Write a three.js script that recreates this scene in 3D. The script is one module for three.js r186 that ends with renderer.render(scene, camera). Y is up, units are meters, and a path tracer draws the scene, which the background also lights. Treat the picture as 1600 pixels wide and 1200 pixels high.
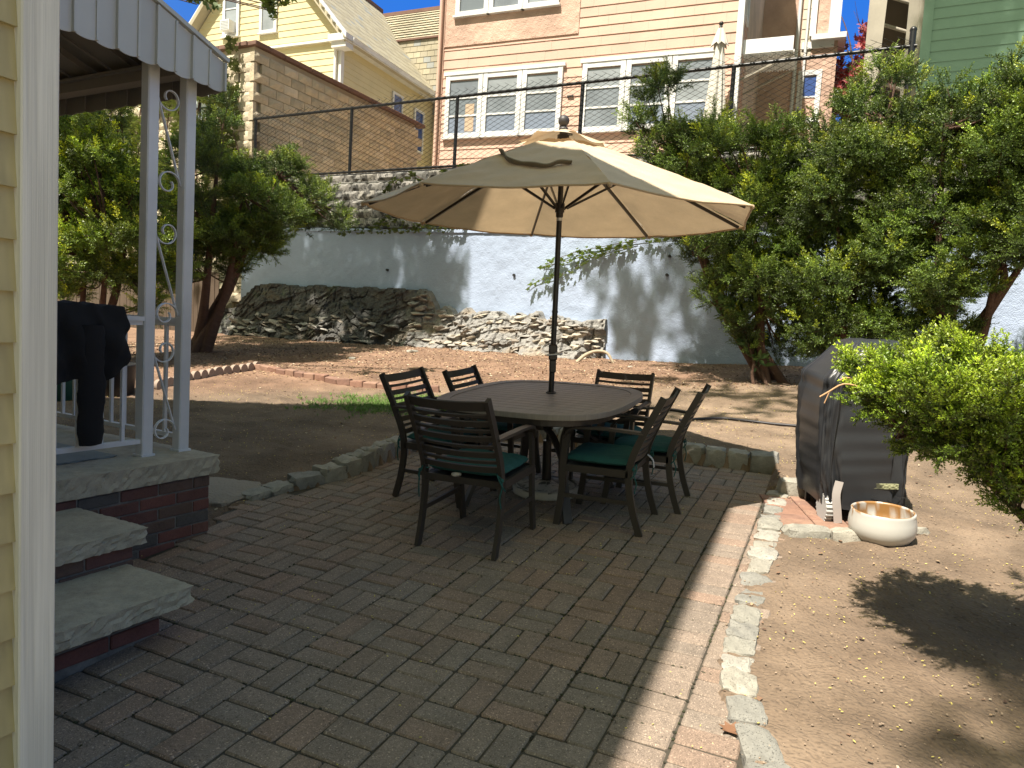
import * as THREE from 'three';
import { mergeGeometries, mergeVertices, toCreasedNormals } from 'three/addons/utils/BufferGeometryUtils.js';
import { ConvexGeometry } from 'three/addons/geometries/ConvexGeometry.js';
import { createNoise2D, createNoise3D } from 'simplex-noise';

// ---------------------------------------------------------------- camera, sky, sun, exposure
const D2R = Math.PI / 180;
const V = (x, y, z) => new THREE.Vector3(x, y, z);
function rng(seed) { let s = seed | 0; return () => { s = (s + 0x6d2b79f5) | 0; let t = Math.imul(s ^ (s >>> 15), 1 | s); t = (t + Math.imul(t ^ (t >>> 7), 61 | t)) ^ t; return ((t ^ (t >>> 14)) >>> 0) / 4294967296; }; }
function camBasis(p, r) {
  p *= D2R; r *= D2R;
  const R = V(1, 0, 0), U = V(0, Math.cos(p), -Math.sin(p)), B = V(0, Math.sin(p), Math.cos(p));
  const R2 = R.clone().multiplyScalar(Math.cos(r)).addScaledVector(U, Math.sin(r));
  const U2 = U.clone().multiplyScalar(Math.cos(r)).addScaledVector(R, -Math.sin(r));
  return new THREE.Matrix4().makeBasis(R2, U2, B);
}
const CAM = V(0, 1.45, 0), FOC = 1100;
const CWM = camBasis(4.5, 3.4);
const scene = new THREE.Scene();
const camera = new THREE.PerspectiveCamera(2 * Math.atan(600 / FOC) / D2R, 4 / 3, 0.05, 600);
camera.position.copy(CAM);
camera.quaternion.setFromRotationMatrix(CWM);

// the sloping yard: a frame of its own (x right, y up from the paving, z towards the camera)
const PM = CWM.clone().multiply(camBasis(7.9, 1.06).transpose());
const PQ = new THREE.Quaternion().setFromRotationMatrix(PM), PQI = PQ.clone().invert();
const HC = 1.434, PO = CAM.clone().sub(V(0, HC, 0).applyQuaternion(PQ));
const pw = (x, h, z) => V(x, h, z).applyQuaternion(PQ).add(PO);
const toP = (w) => w.clone().sub(PO).applyQuaternion(PQI);

// the sun: a metre of height throws this much shadow in the yard's frame
const SUNP = V(-0.3275, 1, 0.3995).normalize();
const SUN = SUNP.clone().applyQuaternion(PQ);
const SKY_GAIN = 1.0;
function skyTexture() {
  const W = 512, H = 256, d = new Float32Array(W * H * 4);
  for (let j = 0; j < H; j++) for (let i = 0; i < W; i++) {
    const v = ((j + 0.5) / H - 0.5) * Math.PI, a = ((i + 0.5) / W - 0.5) * 2 * Math.PI;
    const y = Math.sin(v), x = Math.cos(a) * Math.cos(v), z = Math.sin(a) * Math.cos(v);
    const c = x * SUN.x + y * SUN.y + z * SUN.z;
    const t = Math.pow(1 - Math.max(0, y), 8), g = Math.pow(Math.max(0, c), 14) * 0.7 + Math.pow(Math.max(0, c), 1.5) * 0.25;
    let r = 0.008 + 0.42 * t + g * 1.04, gg = 0.088 + 0.36 * t + g * 0.90, b = 0.37 * (1 - 0.85 * Math.max(0, c)) - 0.06 * t + g * 0.50;
    if (y < 0) { const k = Math.min(1, -y * 8); r += (0.09 - r) * k; gg += (0.075 - gg) * k; b += (0.055 - b) * k; }
    const o = (j * W + i) * 4; d[o] = r * SKY_GAIN; d[o + 1] = gg * SKY_GAIN; d[o + 2] = b * SKY_GAIN; d[o + 3] = 1;
  }
  const tx = new THREE.DataTexture(d, W, H, THREE.RGBAFormat, THREE.FloatType);
  tx.mapping = THREE.EquirectangularReflectionMapping; tx.magFilter = THREE.LinearFilter; tx.needsUpdate = true;
  return tx;
}
scene.background = skyTexture(); scene.environment = scene.background;
const sun = new THREE.DirectionalLight(new THREE.Color(1, 0.92, 0.80), 4.9);
sun.position.copy(SUN).multiplyScalar(60).add(V(0, 0, -8)); sun.target.position.set(0, 0, -8);
sun.castShadow = true; sun.shadow.mapSize.set(4096, 4096);
Object.assign(sun.shadow.camera, { left: -30, right: 30, top: 30, bottom: -30, near: 1, far: 140 });
scene.add(sun, sun.target);
const renderer = new THREE.WebGLRenderer({ antialias: true });
renderer.toneMapping = THREE.LinearToneMapping; renderer.toneMappingExposure = 2.2;
renderer.shadowMap.enabled = true; renderer.outputColorSpace = THREE.SRGBColorSpace;

// ---------------------------------------------------------------- helpers
const ray = (x, y) => V((x - 800) / FOC, (600 - y) / FOC, -1).transformDirection(CWM);
function hit(x, y, p0, n) { const d = ray(x, y); return CAM.clone().addScaledVector(d, p0.clone().sub(CAM).dot(n) / d.dot(n)); }
function at(x, y, dist) { const d = ray(x, y); return CAM.clone().addScaledVector(d, dist / Math.hypot(d.x, d.z)); }
function patio(x, y, h = 0) { const d = ray(x, y).applyQuaternion(PQI); const t = (h - HC) / d.y; return V(d.x * t, h, d.z * t); }
const UP = V(0, 1, 0);
const PA = 24.8 * D2R, E1 = [Math.cos(PA), Math.sin(PA)], E2 = [Math.sin(PA), -Math.cos(PA)];       // paving axes in the yard's frame
const ev = (a, b) => [a * E1[0] + b * E2[0], a * E1[1] + b * E2[1]];                                  // (e1, e2) -> yard x, z
const ve = (x, z) => [x * E1[0] + z * E1[1], x * E2[0] + z * E2[1]];
const used = {};
function nm(n) { const k = (used[n] = (used[n] || 0) + 1); return k === 1 ? n : n + '_' + String(k - 1).padStart(3, '0'); }
function tag(o, label, category, group, kind) { if (label) o.userData.label = label; if (category) o.userData.category = category; if (group) o.userData.group = group; if (kind) o.userData.kind = kind; return o; }
function mesh(name, geo, material, parent) {
  const m = new THREE.Mesh(geo, material); m.castShadow = m.receiveShadow = true;
  m.name = parent ? name : nm(name); (parent || scene).add(m); return m;
}
function thing(name, label, category, group) { const g = new THREE.Group(); g.name = nm(name); scene.add(g); return tag(g, label, category, group); }
function onPatio(o, x, z, turn = 0, h = 0) { o.position.copy(pw(x, h, z)); o.quaternion.copy(PQ).multiply(new THREE.Quaternion().setFromAxisAngle(UP, turn)); return o; }
function sub(name, parent) { const g = new THREE.Group(); g.name = name; parent.add(g); return g; }
function clean(g) { const q = g.index ? g.toNonIndexed() : g; for (const k of Object.keys(q.attributes)) if (!['position', 'normal', 'uv', 'color'].includes(k)) q.deleteAttribute(k); if (!q.attributes.normal) q.computeVertexNormals(); return q; }
// texture coordinates in metres, each face along its own main axis
function uvm(g0, ox = 0, oy = 0, swap = false) {
  const g = clean(g0), p = g.attributes.position, uv = new Float32Array(p.count * 2), a = V(), b = V(), c = V();
  for (let i = 0; i < p.count; i += 3) {
    a.fromBufferAttribute(p, i); b.fromBufferAttribute(p, i + 1); c.fromBufferAttribute(p, i + 2);
    const n = b.clone().sub(a).cross(c.clone().sub(a)), X = Math.abs(n.x), Y = Math.abs(n.y), Z = Math.abs(n.z);
    [a, b, c].forEach((v, k) => { let s, t; if (X > Y && X > Z) { s = v.z; t = v.y; } else if (Y > Z) { s = v.x; t = v.z; } else { s = v.x; t = v.y; }
      if (swap) [s, t] = [t, s]; uv[(i + k) * 2] = s + ox; uv[(i + k) * 2 + 1] = t + oy; });
  }
  g.setAttribute('uv', new THREE.BufferAttribute(uv, 2)); return g;
}
const merge = (list) => mergeGeometries(list.map((g) => { const q = clean(g); if (!q.attributes.uv) uvm(q); return q; }));
function B(w, h, d, x = 0, y = 0, z = 0, rx = 0, ry = 0, rz = 0) { const g = new THREE.BoxGeometry(w, h, d); if (rx || ry || rz) g.rotateX(rx).rotateY(ry).rotateZ(rz); return uvm(g.translate(x, y, z)); }
const mm = (x0, x1, y0, y1, z0, z1) => B(x1 - x0, y1 - y0, z1 - z0, (x0 + x1) / 2, (y0 + y1) / 2, (z0 + z1) / 2);
// a box with every edge chamfered; jit moves its corners
function cbox(w, h, d, c, jit = 0, r = null) {
  const pts = [];
  for (const a of [-1, 1]) for (const b of [-1, 1]) for (const e of [-1, 1]) {
    const j = () => (r ? (r() - 0.5) * 2 * jit : 0), X = a * w / 2 + j(), Y = b * h / 2 + j(), Z = e * d / 2 + j();
    pts.push(V(X, Y - b * c, Z - e * c), V(X - a * c, Y, Z - e * c), V(X - a * c, Y - b * c, Z));
  }
  return uvm(new ConvexGeometry(pts), r ? r() * 3 : 0, r ? r() * 3 : 0);
}
// an irregular stone: hull of points on a rounded block
function stone(w, h, d, r, pow = 4, jit = 0.12, n = 26) {
  const pts = [];
  for (let i = 0; i < n; i++) {
    const u = r() * 2 - 1, t = r() * Math.PI * 2, s = Math.sqrt(1 - u * u), p = [s * Math.cos(t), u, s * Math.sin(t)];
    const k = Math.pow(p.reduce((q, e) => q + Math.pow(Math.abs(e), pow), 0), -1 / pow) * (1 - jit * r());
    pts.push(V(p[0] * k * w / 2, p[1] * k * h / 2, p[2] * k * d / 2));
  }
  return uvm(new ConvexGeometry(pts), r() * 3, r() * 3);
}
function tube(pts, rad, radial = 8, seg = 0, closed = false) {
  const c = new THREE.CatmullRomCurve3(pts, closed, 'centripetal'), n = seg || Math.max(1, (pts.length - 1) * 4);
  const g = new THREE.TubeGeometry(c, n, typeof rad === 'number' ? rad : 1, radial, closed);
  if (typeof rad !== 'number') {
    const p = g.attributes.position;
    for (let i = 0; i <= n; i++) { const ctr = c.getPointAt(i / n), rr = rad(i / n); for (let j = 0; j <= radial; j++) { const k = i * (radial + 1) + j; p.setXYZ(k, ctr.x + (p.getX(k) - ctr.x) * rr, ctr.y + (p.getY(k) - ctr.y) * rr, ctr.z + (p.getZ(k) - ctr.z) * rr); } }
  }
  const uv = g.attributes.uv, L = c.getLength();
  for (let i = 0; i < uv.count; i++) uv.setXY(i, uv.getX(i) * L, uv.getY(i) * 0.3);
  return g;
}
// a flat bar swept along points: width across `side`, thickness t
function bar(pts, w, t, side, seg = 0) {
  const c = new THREE.CatmullRomCurve3(pts, false, 'centripetal'), n = seg || (pts.length - 1) * 4, pos = [], idx = [];
  for (let i = 0; i <= n; i++) {
    const p = c.getPointAt(i / n), T = c.getTangentAt(i / n), s = side.clone().addScaledVector(T, -side.dot(T)).normalize(), q = T.clone().cross(s);
    for (const [a, b] of [[-1, -1], [1, -1], [1, 1], [-1, 1]]) { const v = p.clone().addScaledVector(s, a * w / 2).addScaledVector(q, b * t / 2); pos.push(v.x, v.y, v.z); }
    if (i) for (let k = 0; k < 4; k++) { const a = (i - 1) * 4 + k, b = (i - 1) * 4 + (k + 1) % 4, d = i * 4 + k, e = i * 4 + (k + 1) % 4; idx.push(a, b, e, a, e, d); }
  }
  const e = n * 4; idx.push(0, 2, 1, 0, 3, 2, e, e + 1, e + 2, e, e + 2, e + 3);
  const g = new THREE.BufferGeometry(); g.setAttribute('position', new THREE.Float32BufferAttribute(pos, 3)); g.setIndex(idx);
  return uvm(toCreasedNormals(g, 0.6));
}
// a profile in (z, y) carried along x from x0 to x1
function prism(profile, x0, x1, y = 0, z = 0, x0b = x0, x1b = x1) {
  const n = profile.length, pos = [], tri = (...v) => v.forEach((q) => pos.push(...q)), ys = profile.map((q) => q[1]), lo = Math.min(...ys), hi = Math.max(...ys);
  const A = profile.map(([pz, py]) => [x0 + (x0b - x0) * (py - lo) / (hi - lo || 1), y + py, z + pz]), Z = profile.map(([pz, py]) => [x1 + (x1b - x1) * (py - lo) / (hi - lo || 1), y + py, z + pz]);
  for (let i = 0; i < n; i++) { const j = (i + 1) % n; tri(A[i], Z[i], Z[j]); tri(A[i], Z[j], A[j]); }
  for (let i = 1; i < n - 1; i++) { tri(A[0], A[i], A[i + 1]); tri(Z[0], Z[i + 1], Z[i]); }
  const g = new THREE.BufferGeometry(); g.setAttribute('position', new THREE.Float32BufferAttribute(pos, 3)); g.computeVertexNormals(); return uvm(g);
}
function poly3(pts, thick, n) {                       // a flat polygon with thickness along -n
  const m = pts.length, pos = [], t = (a, b, c) => pos.push(a.x, a.y, a.z, b.x, b.y, b.z, c.x, c.y, c.z), bk = pts.map((p) => p.clone().addScaledVector(n, -thick));
  for (let i = 1; i < m - 1; i++) { t(pts[0], pts[i], pts[i + 1]); t(bk[0], bk[i + 1], bk[i]); }
  for (let i = 0; i < m; i++) { const j = (i + 1) % m; t(pts[i], bk[i], bk[j]); t(pts[i], bk[j], pts[j]); }
  const g = new THREE.BufferGeometry(); g.setAttribute('position', new THREE.Float32BufferAttribute(pos, 3)); g.computeVertexNormals(); return uvm(g);
}
function inPoly(x, y, P) { let c = false; for (let i = 0, j = P.length - 1; i < P.length; j = i++) { const [a, b] = P[i], [d, e] = P[j]; if ((b > y) !== (e > y) && x < (d - a) * (y - b) / (e - b) + a) c = !c; } return c; }
function polyDist(x, y, P, closed = false) { let m = 1e9; for (let i = closed ? 0 : 1; i < P.length; i++) { const [a, b] = P[(i + P.length - 1) % P.length], [d, e] = P[i], dx = d - a, dy = e - b, t = Math.max(0, Math.min(1, ((x - a) * dx + (y - b) * dy) / (dx * dx + dy * dy))); m = Math.min(m, Math.hypot(x - a - dx * t, y - b - dy * t)); } return m; }
function along(P, step) { const out = []; let carry = 0; for (let i = 1; i < P.length; i++) { const [a, b] = P[i - 1], [d, e] = P[i], L = Math.hypot(d - a, e - b); let t = carry; while (t < L) { out.push([a + (d - a) * t / L, b + (e - b) * t / L, Math.atan2(e - b, d - a)]); t += step; } carry = t - L; } return out; }
const ss = (a, b, x) => { const t = Math.max(0, Math.min(1, (x - a) / (b - a))); return t * t * (3 - 2 * t); };
const n2 = createNoise2D(rng(11)), n3 = createNoise3D(rng(12));
const fbm2 = (x, y, o = 4) => { let s = 0, a = 0.5; for (let i = 0; i < o; i++) { s += a * n2(x, y); x = x * 2.03 + 7.1; y = y * 2.03 - 3.7; a *= 0.5; } return s; };

// ---------------------------------------------------------------- textures (tiles without seams)
const HT = new Float32Array(65536); { const r = rng(5); for (let i = 0; i < 65536; i++) HT[i] = r(); }
const hsh = (x, y, s) => HT[((x * 131 + y * 7919 + s * 3571) & 65535)];
function pn(x, y, per, s, py = per) { const xi = Math.floor(x), yi = Math.floor(y), fx = x - xi, fy = y - yi, u = fx * fx * (3 - 2 * fx), v = fy * fy * (3 - 2 * fy), w = (q, p) => ((q % p) + p) % p, x0 = w(xi, per), x1 = w(xi + 1, per), y0 = w(yi, py), y1 = w(yi + 1, py);
  const a = hsh(x0, y0, s), b = hsh(x1, y0, s), c = hsh(x0, y1, s), d = hsh(x1, y1, s); return a + (b - a) * u + (c - a) * v + (a - b - c + d) * u * v; }
function pf(u, v, per, o, s, gain = 0.5) { let t = 0, a = 1, n = 0; for (let i = 0; i < o; i++) { t += a * pn(u * per, v * per, per, s + i * 17); n += a; a *= gain; per *= 2; } return t / n; }
function tex(size, metres, fn, ch = 1) {
  const d = new Uint8Array(size * size * 4);
  for (let j = 0; j < size; j++) for (let i = 0; i < size; i++) { const c = fn(i / size, j / size), o = (j * size + i) * 4, q = (x) => Math.max(0, Math.min(255, x * 255)); if (ch === 1) d[o] = d[o + 1] = d[o + 2] = q(c); else { d[o] = q(c[0]); d[o + 1] = q(c[1]); d[o + 2] = q(c[2]); } d[o + 3] = 255; }
  const t = new THREE.DataTexture(d, size, size); t.wrapS = t.wrapT = THREE.RepeatWrapping; t.magFilter = t.minFilter = THREE.LinearFilter; t.repeat.set(1 / metres, 1 / metres); t.needsUpdate = true; return t;
}
function withRepeat(t, a, b) { const c = t.clone(); c.repeat.set(1 / a, 1 / b); c.needsUpdate = true; return c; }
const T = {};
T.fine = tex(512, 0.6, (u, v) => 0.25 + 0.75 * pf(u, v, 12, 5, 1, 0.75));
T.soft = tex(512, 2.3, (u, v) => 0.55 + 0.45 * pf(u, v, 4, 6, 9, 0.6));
T.speck = tex(1024, 0.7, (u, v) => { const b = 0.24 + 0.30 * pf(u, v, 5, 6, 3, 0.75) + 0.22 * (pn(u * 230, v * 230, 230, 8) - 0.5), s = pn(u * 165, v * 165, 165, 21), k = pn(u * 110, v * 110, 110, 33); return b + (s > 0.8 ? (s - 0.8) * 3.2 : 0) - (k < 0.16 ? (0.16 - k) * 1.6 : 0); });
T.granite = tex(512, 0.45, (u, v) => 0.42 + 0.5 * pf(u, v, 8, 6, 41, 0.8) + (pn(u * 150, v * 150, 150, 4) > 0.86 ? -0.2 : 0));
T.dirt = tex(1024, 1.9, (u, v) => { const a = pf(u, v, 5, 7, 51, 0.72), s = pn(u * 230, v * 230, 230, 6), l = pn(u * 170, v * 170, 170, 61), q = pf(u, v, 11, 3, 63); let k = 0.40 + 0.66 * a; if (s > 0.84) k += (s - 0.84) * 2; if (l < 0.10 + 0.16 * q) k -= 0.17; return [k, k * (0.93 + 0.06 * a), k * (0.86 + 0.12 * a)]; }, 3);
T.dirtB = tex(1024, 1.9, (u, v) => 0.5 * pf(u, v, 14, 6, 51, 0.75) + 0.5 * pn(u * 200, v * 200, 200, 6));
T.wood = tex(512, 1, (u, v) => 0.62 + 0.32 * pf(u, v, 3, 4, 71) * pn(u * 40 + 3 * pf(u, v, 2, 3, 5), v * 3, 40, 72, 3) + 0.1 * pn(u * 160, v * 6, 160, 75, 6));
T.plaster = tex(1024, 2.6, (u, v) => 0.5 * pf(u, v, 7, 6, 81, 0.6) + 0.35 * Math.pow(pf(u, v, 20, 3, 82), 2) + 0.15 * pn(u * 260, v * 260, 260, 83));
T.blotch = tex(1024, 4.7, (u, v) => 0.72 + 0.28 * pf(u, v, 5, 7, 91, 0.62));
T.cloth = tex(512, 0.5, (u, v) => 0.7 + 0.12 * Math.sin(u * 512 * 1.2) * 0.4 + 0.12 * Math.sin(v * 512 * 1.2) * 0.4 + 0.25 * (pf(u, v, 4, 6, 95, 0.6) - 0.5) + 0.1 * pn(u * 240, v * 240, 240, 96));
T.splat = tex(512, 0.9, (u, v) => { const a = pf(u, v, 9, 6, 101, 0.7); return 0.22 + 0.78 * ss(0.40, 0.58, a); });

function mat(r, g, b, o = {}) { const P = o.phys ? THREE.MeshPhysicalMaterial : THREE.MeshStandardMaterial, { phys, ...rest } = o; const m = new P({ roughness: 0.85, ...rest }); m.color.setRGB(r, g, b); return m; }
const K = 1 / 0.72;                                     // colour maps average about 0.72
const M = {
  paver: [[.252, .188, .143], [.246, .192, .150], [.264, .189, .142], [.234, .188, .150], [.255, .198, .155], [.275, .192, .143]].map(([a, b, c]) => mat(a * 2.25, b * 2.25, c * 2.25, { map: T.speck, bumpMap: T.speck, bumpScale: 0.0025, roughness: 0.9 })),
  joint: mat(.08, .068, .048, { map: T.fine, bumpMap: T.fine, bumpScale: 0.006 }),
  granite: [[.28, .268, .228], [.32, .30, .25], [.24, .232, .205], [.33, .312, .27]].map((c) => mat(c[0] * K, c[1] * K, c[2] * K, { map: T.granite, bumpMap: T.granite, bumpScale: 0.012 })),
  bluestone: mat(.56, .51, .38, { map: T.granite, bumpMap: T.fine, bumpScale: 0.004 }),
  stoneEdge: mat(.35, .33, .28, { map: T.granite, bumpMap: T.granite, bumpScale: 0.02 }),
  brick: [[.165, .065, .05], [.13, .058, .046], [.095, .085, .075], [.12, .075, .055], [.17, .075, .055]].map((c) => mat(c[0] * K, c[1] * K, c[2] * K, { map: T.granite, bumpMap: T.fine, bumpScale: 0.006 })),
  mortar: mat(.26, .24, .21, { map: T.fine, bumpMap: T.fine, bumpScale: 0.003 }),
  redbrick: [[.36, .20, .14], [.40, .24, .17], [.33, .19, .14]].map((c) => mat(c[0], c[1], c[2], { map: T.granite, bumpMap: T.fine, bumpScale: 0.004 })),
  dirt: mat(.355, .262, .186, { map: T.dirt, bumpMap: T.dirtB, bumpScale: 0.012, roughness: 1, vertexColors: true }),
  paint: mat(.385 , .465 , .62 , { map: T.blotch, bumpMap: T.plaster, bumpScale: 0.03, roughness: 0.75 }),
  block: [[.30, .285, .26], [.36, .34, .31], [.22, .215, .20], [.33, .31, .27]].map((c) => mat(c[0] * .85, c[1] * .85, c[2] * .85, { map: T.splat, bumpMap: T.granite, bumpScale: 0.03 })),  // weathered mottle, deepened so shade patches sit in the block colour
  tan: [[.31, .265, .19], [.35, .30, .22], [.27, .235, .17], [.33, .275, .19]].map((c) => mat(c[0] * 2, c[1] * 2, c[2] * 2, { map: T.soft, bumpMap: T.granite, bumpScale: 0.03 })),
  tanMortar: mat(.50, .43, .31, { map: T.soft }),
  capBrown: mat(.20, .11, .08, { map: T.soft, bumpMap: T.fine, bumpScale: 0.004 }),
  peach: mat(.64 , .42, .325, { map: T.blotch, bumpMap: T.fine, bumpScale: 0.002, roughness: .7 }),
  peachStucco: mat(.66, .45, .35, { map: T.soft, bumpMap: T.plaster, bumpScale: 0.05, roughness: .9 }),
  yellow: mat(.66, .58, .34, { map: T.blotch, roughness: .6 }),
  green: mat(.235, .385, .285, { map: T.blotch, bumpMap: T.fine, bumpScale: 0.002, roughness: .6 }),
  white: mat(.80, .80, .79, { roughness: .5, map: T.soft }),
  whiteMetal: mat(.86, .87, .88, { roughness: .42, map: T.soft }),
  oldWood: mat(.42, .38, .31, { map: T.soft, bumpMap: T.wood, bumpScale: .01 }),
  darkWood: mat(.11, .075, .05, { map: withRepeat(T.wood, .5, 2), bumpMap: withRepeat(T.wood, .5, 2), bumpScale: .006 }),
  slate: [[.42, .37, .26], [.47, .42, .30], [.38, .34, .25], [.34, .35, .33]].map((c) => mat(c[0], c[1], c[2], { map: T.soft, bumpMap: T.fine, bumpScale: .004, roughness: .8 })),
  glass: mat(.17, .195, .215, { roughness: .06, phys: true, specularIntensity: 1 }),
  glassBlue: mat(.05, .09, .26, { roughness: .08, phys: true }),  // sky reflection put into the blue of the pane
  blind: mat(.34, .37, .39, { roughness: .12, map: T.soft }),
  dark: mat(.02, .02, .02, { roughness: .6 }),
  blackMetal: mat(.012, .012, .013, { roughness: .38 }),
  galv: mat(.55, .56, .57, { roughness: .35, metalness: .7 }),
  bronze: mat(.052, .043, .037, { roughness: .42, map: T.soft }),
  tableTop: mat(.30, .265, .23, { roughness: .55, map: withRepeat(T.wood, .12, .8), bumpMap: withRepeat(T.wood, .12, .8), bumpScale: .0015 }),
  cushion: mat(.016, .105, .10, { roughness: .95, map: T.cloth, bumpMap: T.cloth, bumpScale: .002 }),
  canopy: mat(.74, .55, .335, { phys: true, roughness: 1, transmission: .3, thickness: 0, map: T.cloth, bumpMap: T.cloth, bumpScale: .002, side: THREE.DoubleSide }),
  pole: mat(.018, .014, .012, { roughness: .35 }),
  vinyl: mat(.026, .0275, .031, { roughness: .38, bumpMap: T.blotch, bumpScale: .015 }),
  bowl: mat(.50, .495, .47, { roughness: .35, vertexColors: true }),
  sweater: mat(.010, .010, .011, { roughness: 1, bumpMap: T.cloth, bumpScale: .006 }),
  ownSiding: mat(.52, .44, .22, { roughness: .55, map: withRepeat(T.wood, 1.2, .25), bumpMap: withRepeat(T.wood, 1.2, .25), bumpScale: .004 }),
  ownTrim: mat(.80, .78, .70, { roughness: .6, map: withRepeat(T.wood, .25, 1.1), bumpMap: withRepeat(T.wood, .25, 1.1), bumpScale: .004 }),
  awning: mat(.66, .665, .63, { roughness: .5, map: T.blotch }),
  awningUnder: mat(.30, .26, .22, { roughness: .7, map: T.blotch }),
  bark: mat(.17, .095, .065, { map: withRepeat(T.granite, .2, .9), bumpMap: withRepeat(T.granite, .2, .9), bumpScale: .03, roughness: .95 }),
  needle: mat(1, 1, 1, { vertexColors: true, phys: true, roughness: .45, transmission: .32, thickness: 0, side: THREE.DoubleSide }),
  leaf: mat(1, 1, 1, { vertexColors: true, phys: true, roughness: .6, transmission: .3, thickness: 0, side: THREE.DoubleSide }),
  rock: mat(1, 1, 1, { vertexColors: true, map: T.granite, bumpMap: T.granite, bumpScale: .03, roughness: .9 }),
  terrain: mat(.46, .42, .35, { map: T.dirt, roughness: 1 }),
  rubber: mat(.02, .018, .022, { roughness: .5 }),
};

// ---------------------------------------------------------------- paving
const R = rng(77);
const rightEdge = [[1213, 742], [1200, 770], [1190, 800], [1178, 840], [1160, 900], [1140, 960], [1125, 1010], [1121, 1050], [1127, 1090], [1140, 1140], [1156, 1175], [1170, 1230]].map(([x, y]) => { const p = patio(x, y); return [p.x, p.z]; });
rightEdge.push([0.66, -1.2], [0.55, 0.2], [0.5, 1.2]);
const farEdge = [[1213, 742], [1150, 733], [1100, 727], [1010, 712], [960, 704], [830, 690], [760, 688], [700, 693], [640, 708], [560, 742], [500, 758], [440, 770], [400, 783]].map(([x, y]) => { const p = patio(x, y); return [p.x, p.z]; });
const porchCorner = ev(-3.17, 2.78);
const pavePoly = [...rightEdge, [-2.6, 1.2], ev(-3.2, 0), ev(-3.2, 2.8), [farEdge[12][0] - 0.12, farEdge[12][1] + 0.22], ...farEdge.slice().reverse()];
const bedPoly = pavePoly;
const paving = thing('paved_patio'); tag(paving, null, null, null, 'structure'); onPatio(paving, 0, 0);
{
  const sh = new THREE.Shape(bedPoly.map(([x, z]) => new THREE.Vector2(x, -z)));
  const g = new THREE.ShapeGeometry(sh); g.rotateX(-Math.PI / 2); g.translate(0, -0.006, 0);
  mesh('joint_sand', uvm(g), M.joint, paving);
  // basket weave, squares of two pavers
  const S = 0.2062, o = ve(-0.88 * HC / 1.5, -2.66 * HC / 1.5), list = [], geos = [];
  const long = S - 0.0065, short = S / 2 - 0.0065;
  for (let k = 0; k < 8; k++) geos.push(cbox(long, 0.05, short, 0.0055 + 0.002 * R(), 0.002, R));
  const push = (a, b, along1) => list.push([...ev(a, b), along1 ? 0 : Math.PI / 2]);
  for (let i = -16; i < 16; i++) for (let j = -22; j < 26; j++) {
    const u = o[0] + i * S, v = o[1] + j * S;
    if (i >= 6) { if (i < 12) for (const q of [0.25, 0.75]) push(u + S / 2, v + q * S + ((i % 2) ? S / 4 : 0), true); continue; }
    if ((i + j) % 2 !== 0) { push(u + S / 4, v + S / 2, false); push(u + 3 * S / 4, v + S / 2, false); } else { push(u + S / 2, v + S / 4, true); push(u + S / 2, v + 3 * S / 4, true); }
  }
  const kept = list.filter(([x, z]) => (inPoly(x, z, pavePoly) || polyDist(x, z, rightEdge) < 0.085) && z < -0.9).map((q) => { const d = pw(q[0], 0, q[1]).sub(CAM).applyMatrix4(CWM.clone().transpose()); return [...q, -d.z, Math.abs(d.x / d.z) < 0.78 && d.z < 0 && -d.y / -d.z < 0.62]; }).sort((a, b) => a[3] - b[3]);
  const seen = kept.filter((q) => q[4]), merged = M.paver.map(() => []);
  let count = 0;
  for (const q of kept) {
    const g = geos[Math.floor(R() * 8)], n = fbm2(q[0] * 0.9, q[1] * 0.9, 3), k = Math.floor(Math.max(0, Math.min(0.999, R() * 0.8 + 0.1 + n * 0.4)) * 6);
    const y = -0.025 + (R() - 0.5) * 0.004 + 0.002, tx = (R() - 0.5) * 0.022, tz = (R() - 0.5) * 0.022, ry = q[2] + (R() - 0.5) * 0.02 + (R() < 0.5 ? Math.PI : 0);
    if (q[4] && count < 300) { count++; const m = mesh('paver', g, M.paver[k], paving); m.position.set(q[0], y, q[1]); m.rotation.set(tx, ry + PA * -1, tz, 'YXZ'); }
    else { const c = g.clone(); c.applyMatrix4(new THREE.Matrix4().compose(V(q[0], y, q[1]), new THREE.Quaternion().setFromEuler(new THREE.Euler(tx, ry - PA, tz, 'YXZ')), V(1, 1, 1))); merged[k].push(c); }
  }
  const groups = merged.map((l) => mergeGeometries(l)), f = mesh('paver', mergeGeometries(groups, true), M.paver, paving); tag(f, null, null, null, 'stuff');
}
// a split granite block: rounded, knocked corners
function cobble(w, h, d, r) {
  const g = new THREE.BoxGeometry(1, 1, 1, 5, 4, 5), p = g.attributes.position, s = r() * 50, k = 0.10 + 0.05 * r();
  for (let i = 0; i < p.count; i++) { let v = V(p.getX(i), p.getY(i), p.getZ(i)); const e = Math.pow(Math.pow(Math.abs(v.x * 2), 7) + Math.pow(Math.abs(v.y * 2), 7) + Math.pow(Math.abs(v.z * 2), 7), -1 / 7) * Math.max(Math.abs(v.x), Math.abs(v.y), Math.abs(v.z)) * 2; v.multiplyScalar(e); const n = n3(v.x * 2 + s, v.y * 2, v.z * 2), m = n3(v.x * 5 + s, v.y * 5, v.z * 5 + 9); v.multiplyScalar(1 + k * n + 0.05 * m); v.x += 0.08 * n3(v.y * 1.5 + s, v.z * 1.5, 4); p.setXYZ(i, v.x * w, v.y * h, v.z * d); }
  return uvm(toCreasedNormals(mergeVertices(clean(g), 1e-5), 0.7), s, s);
}
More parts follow.
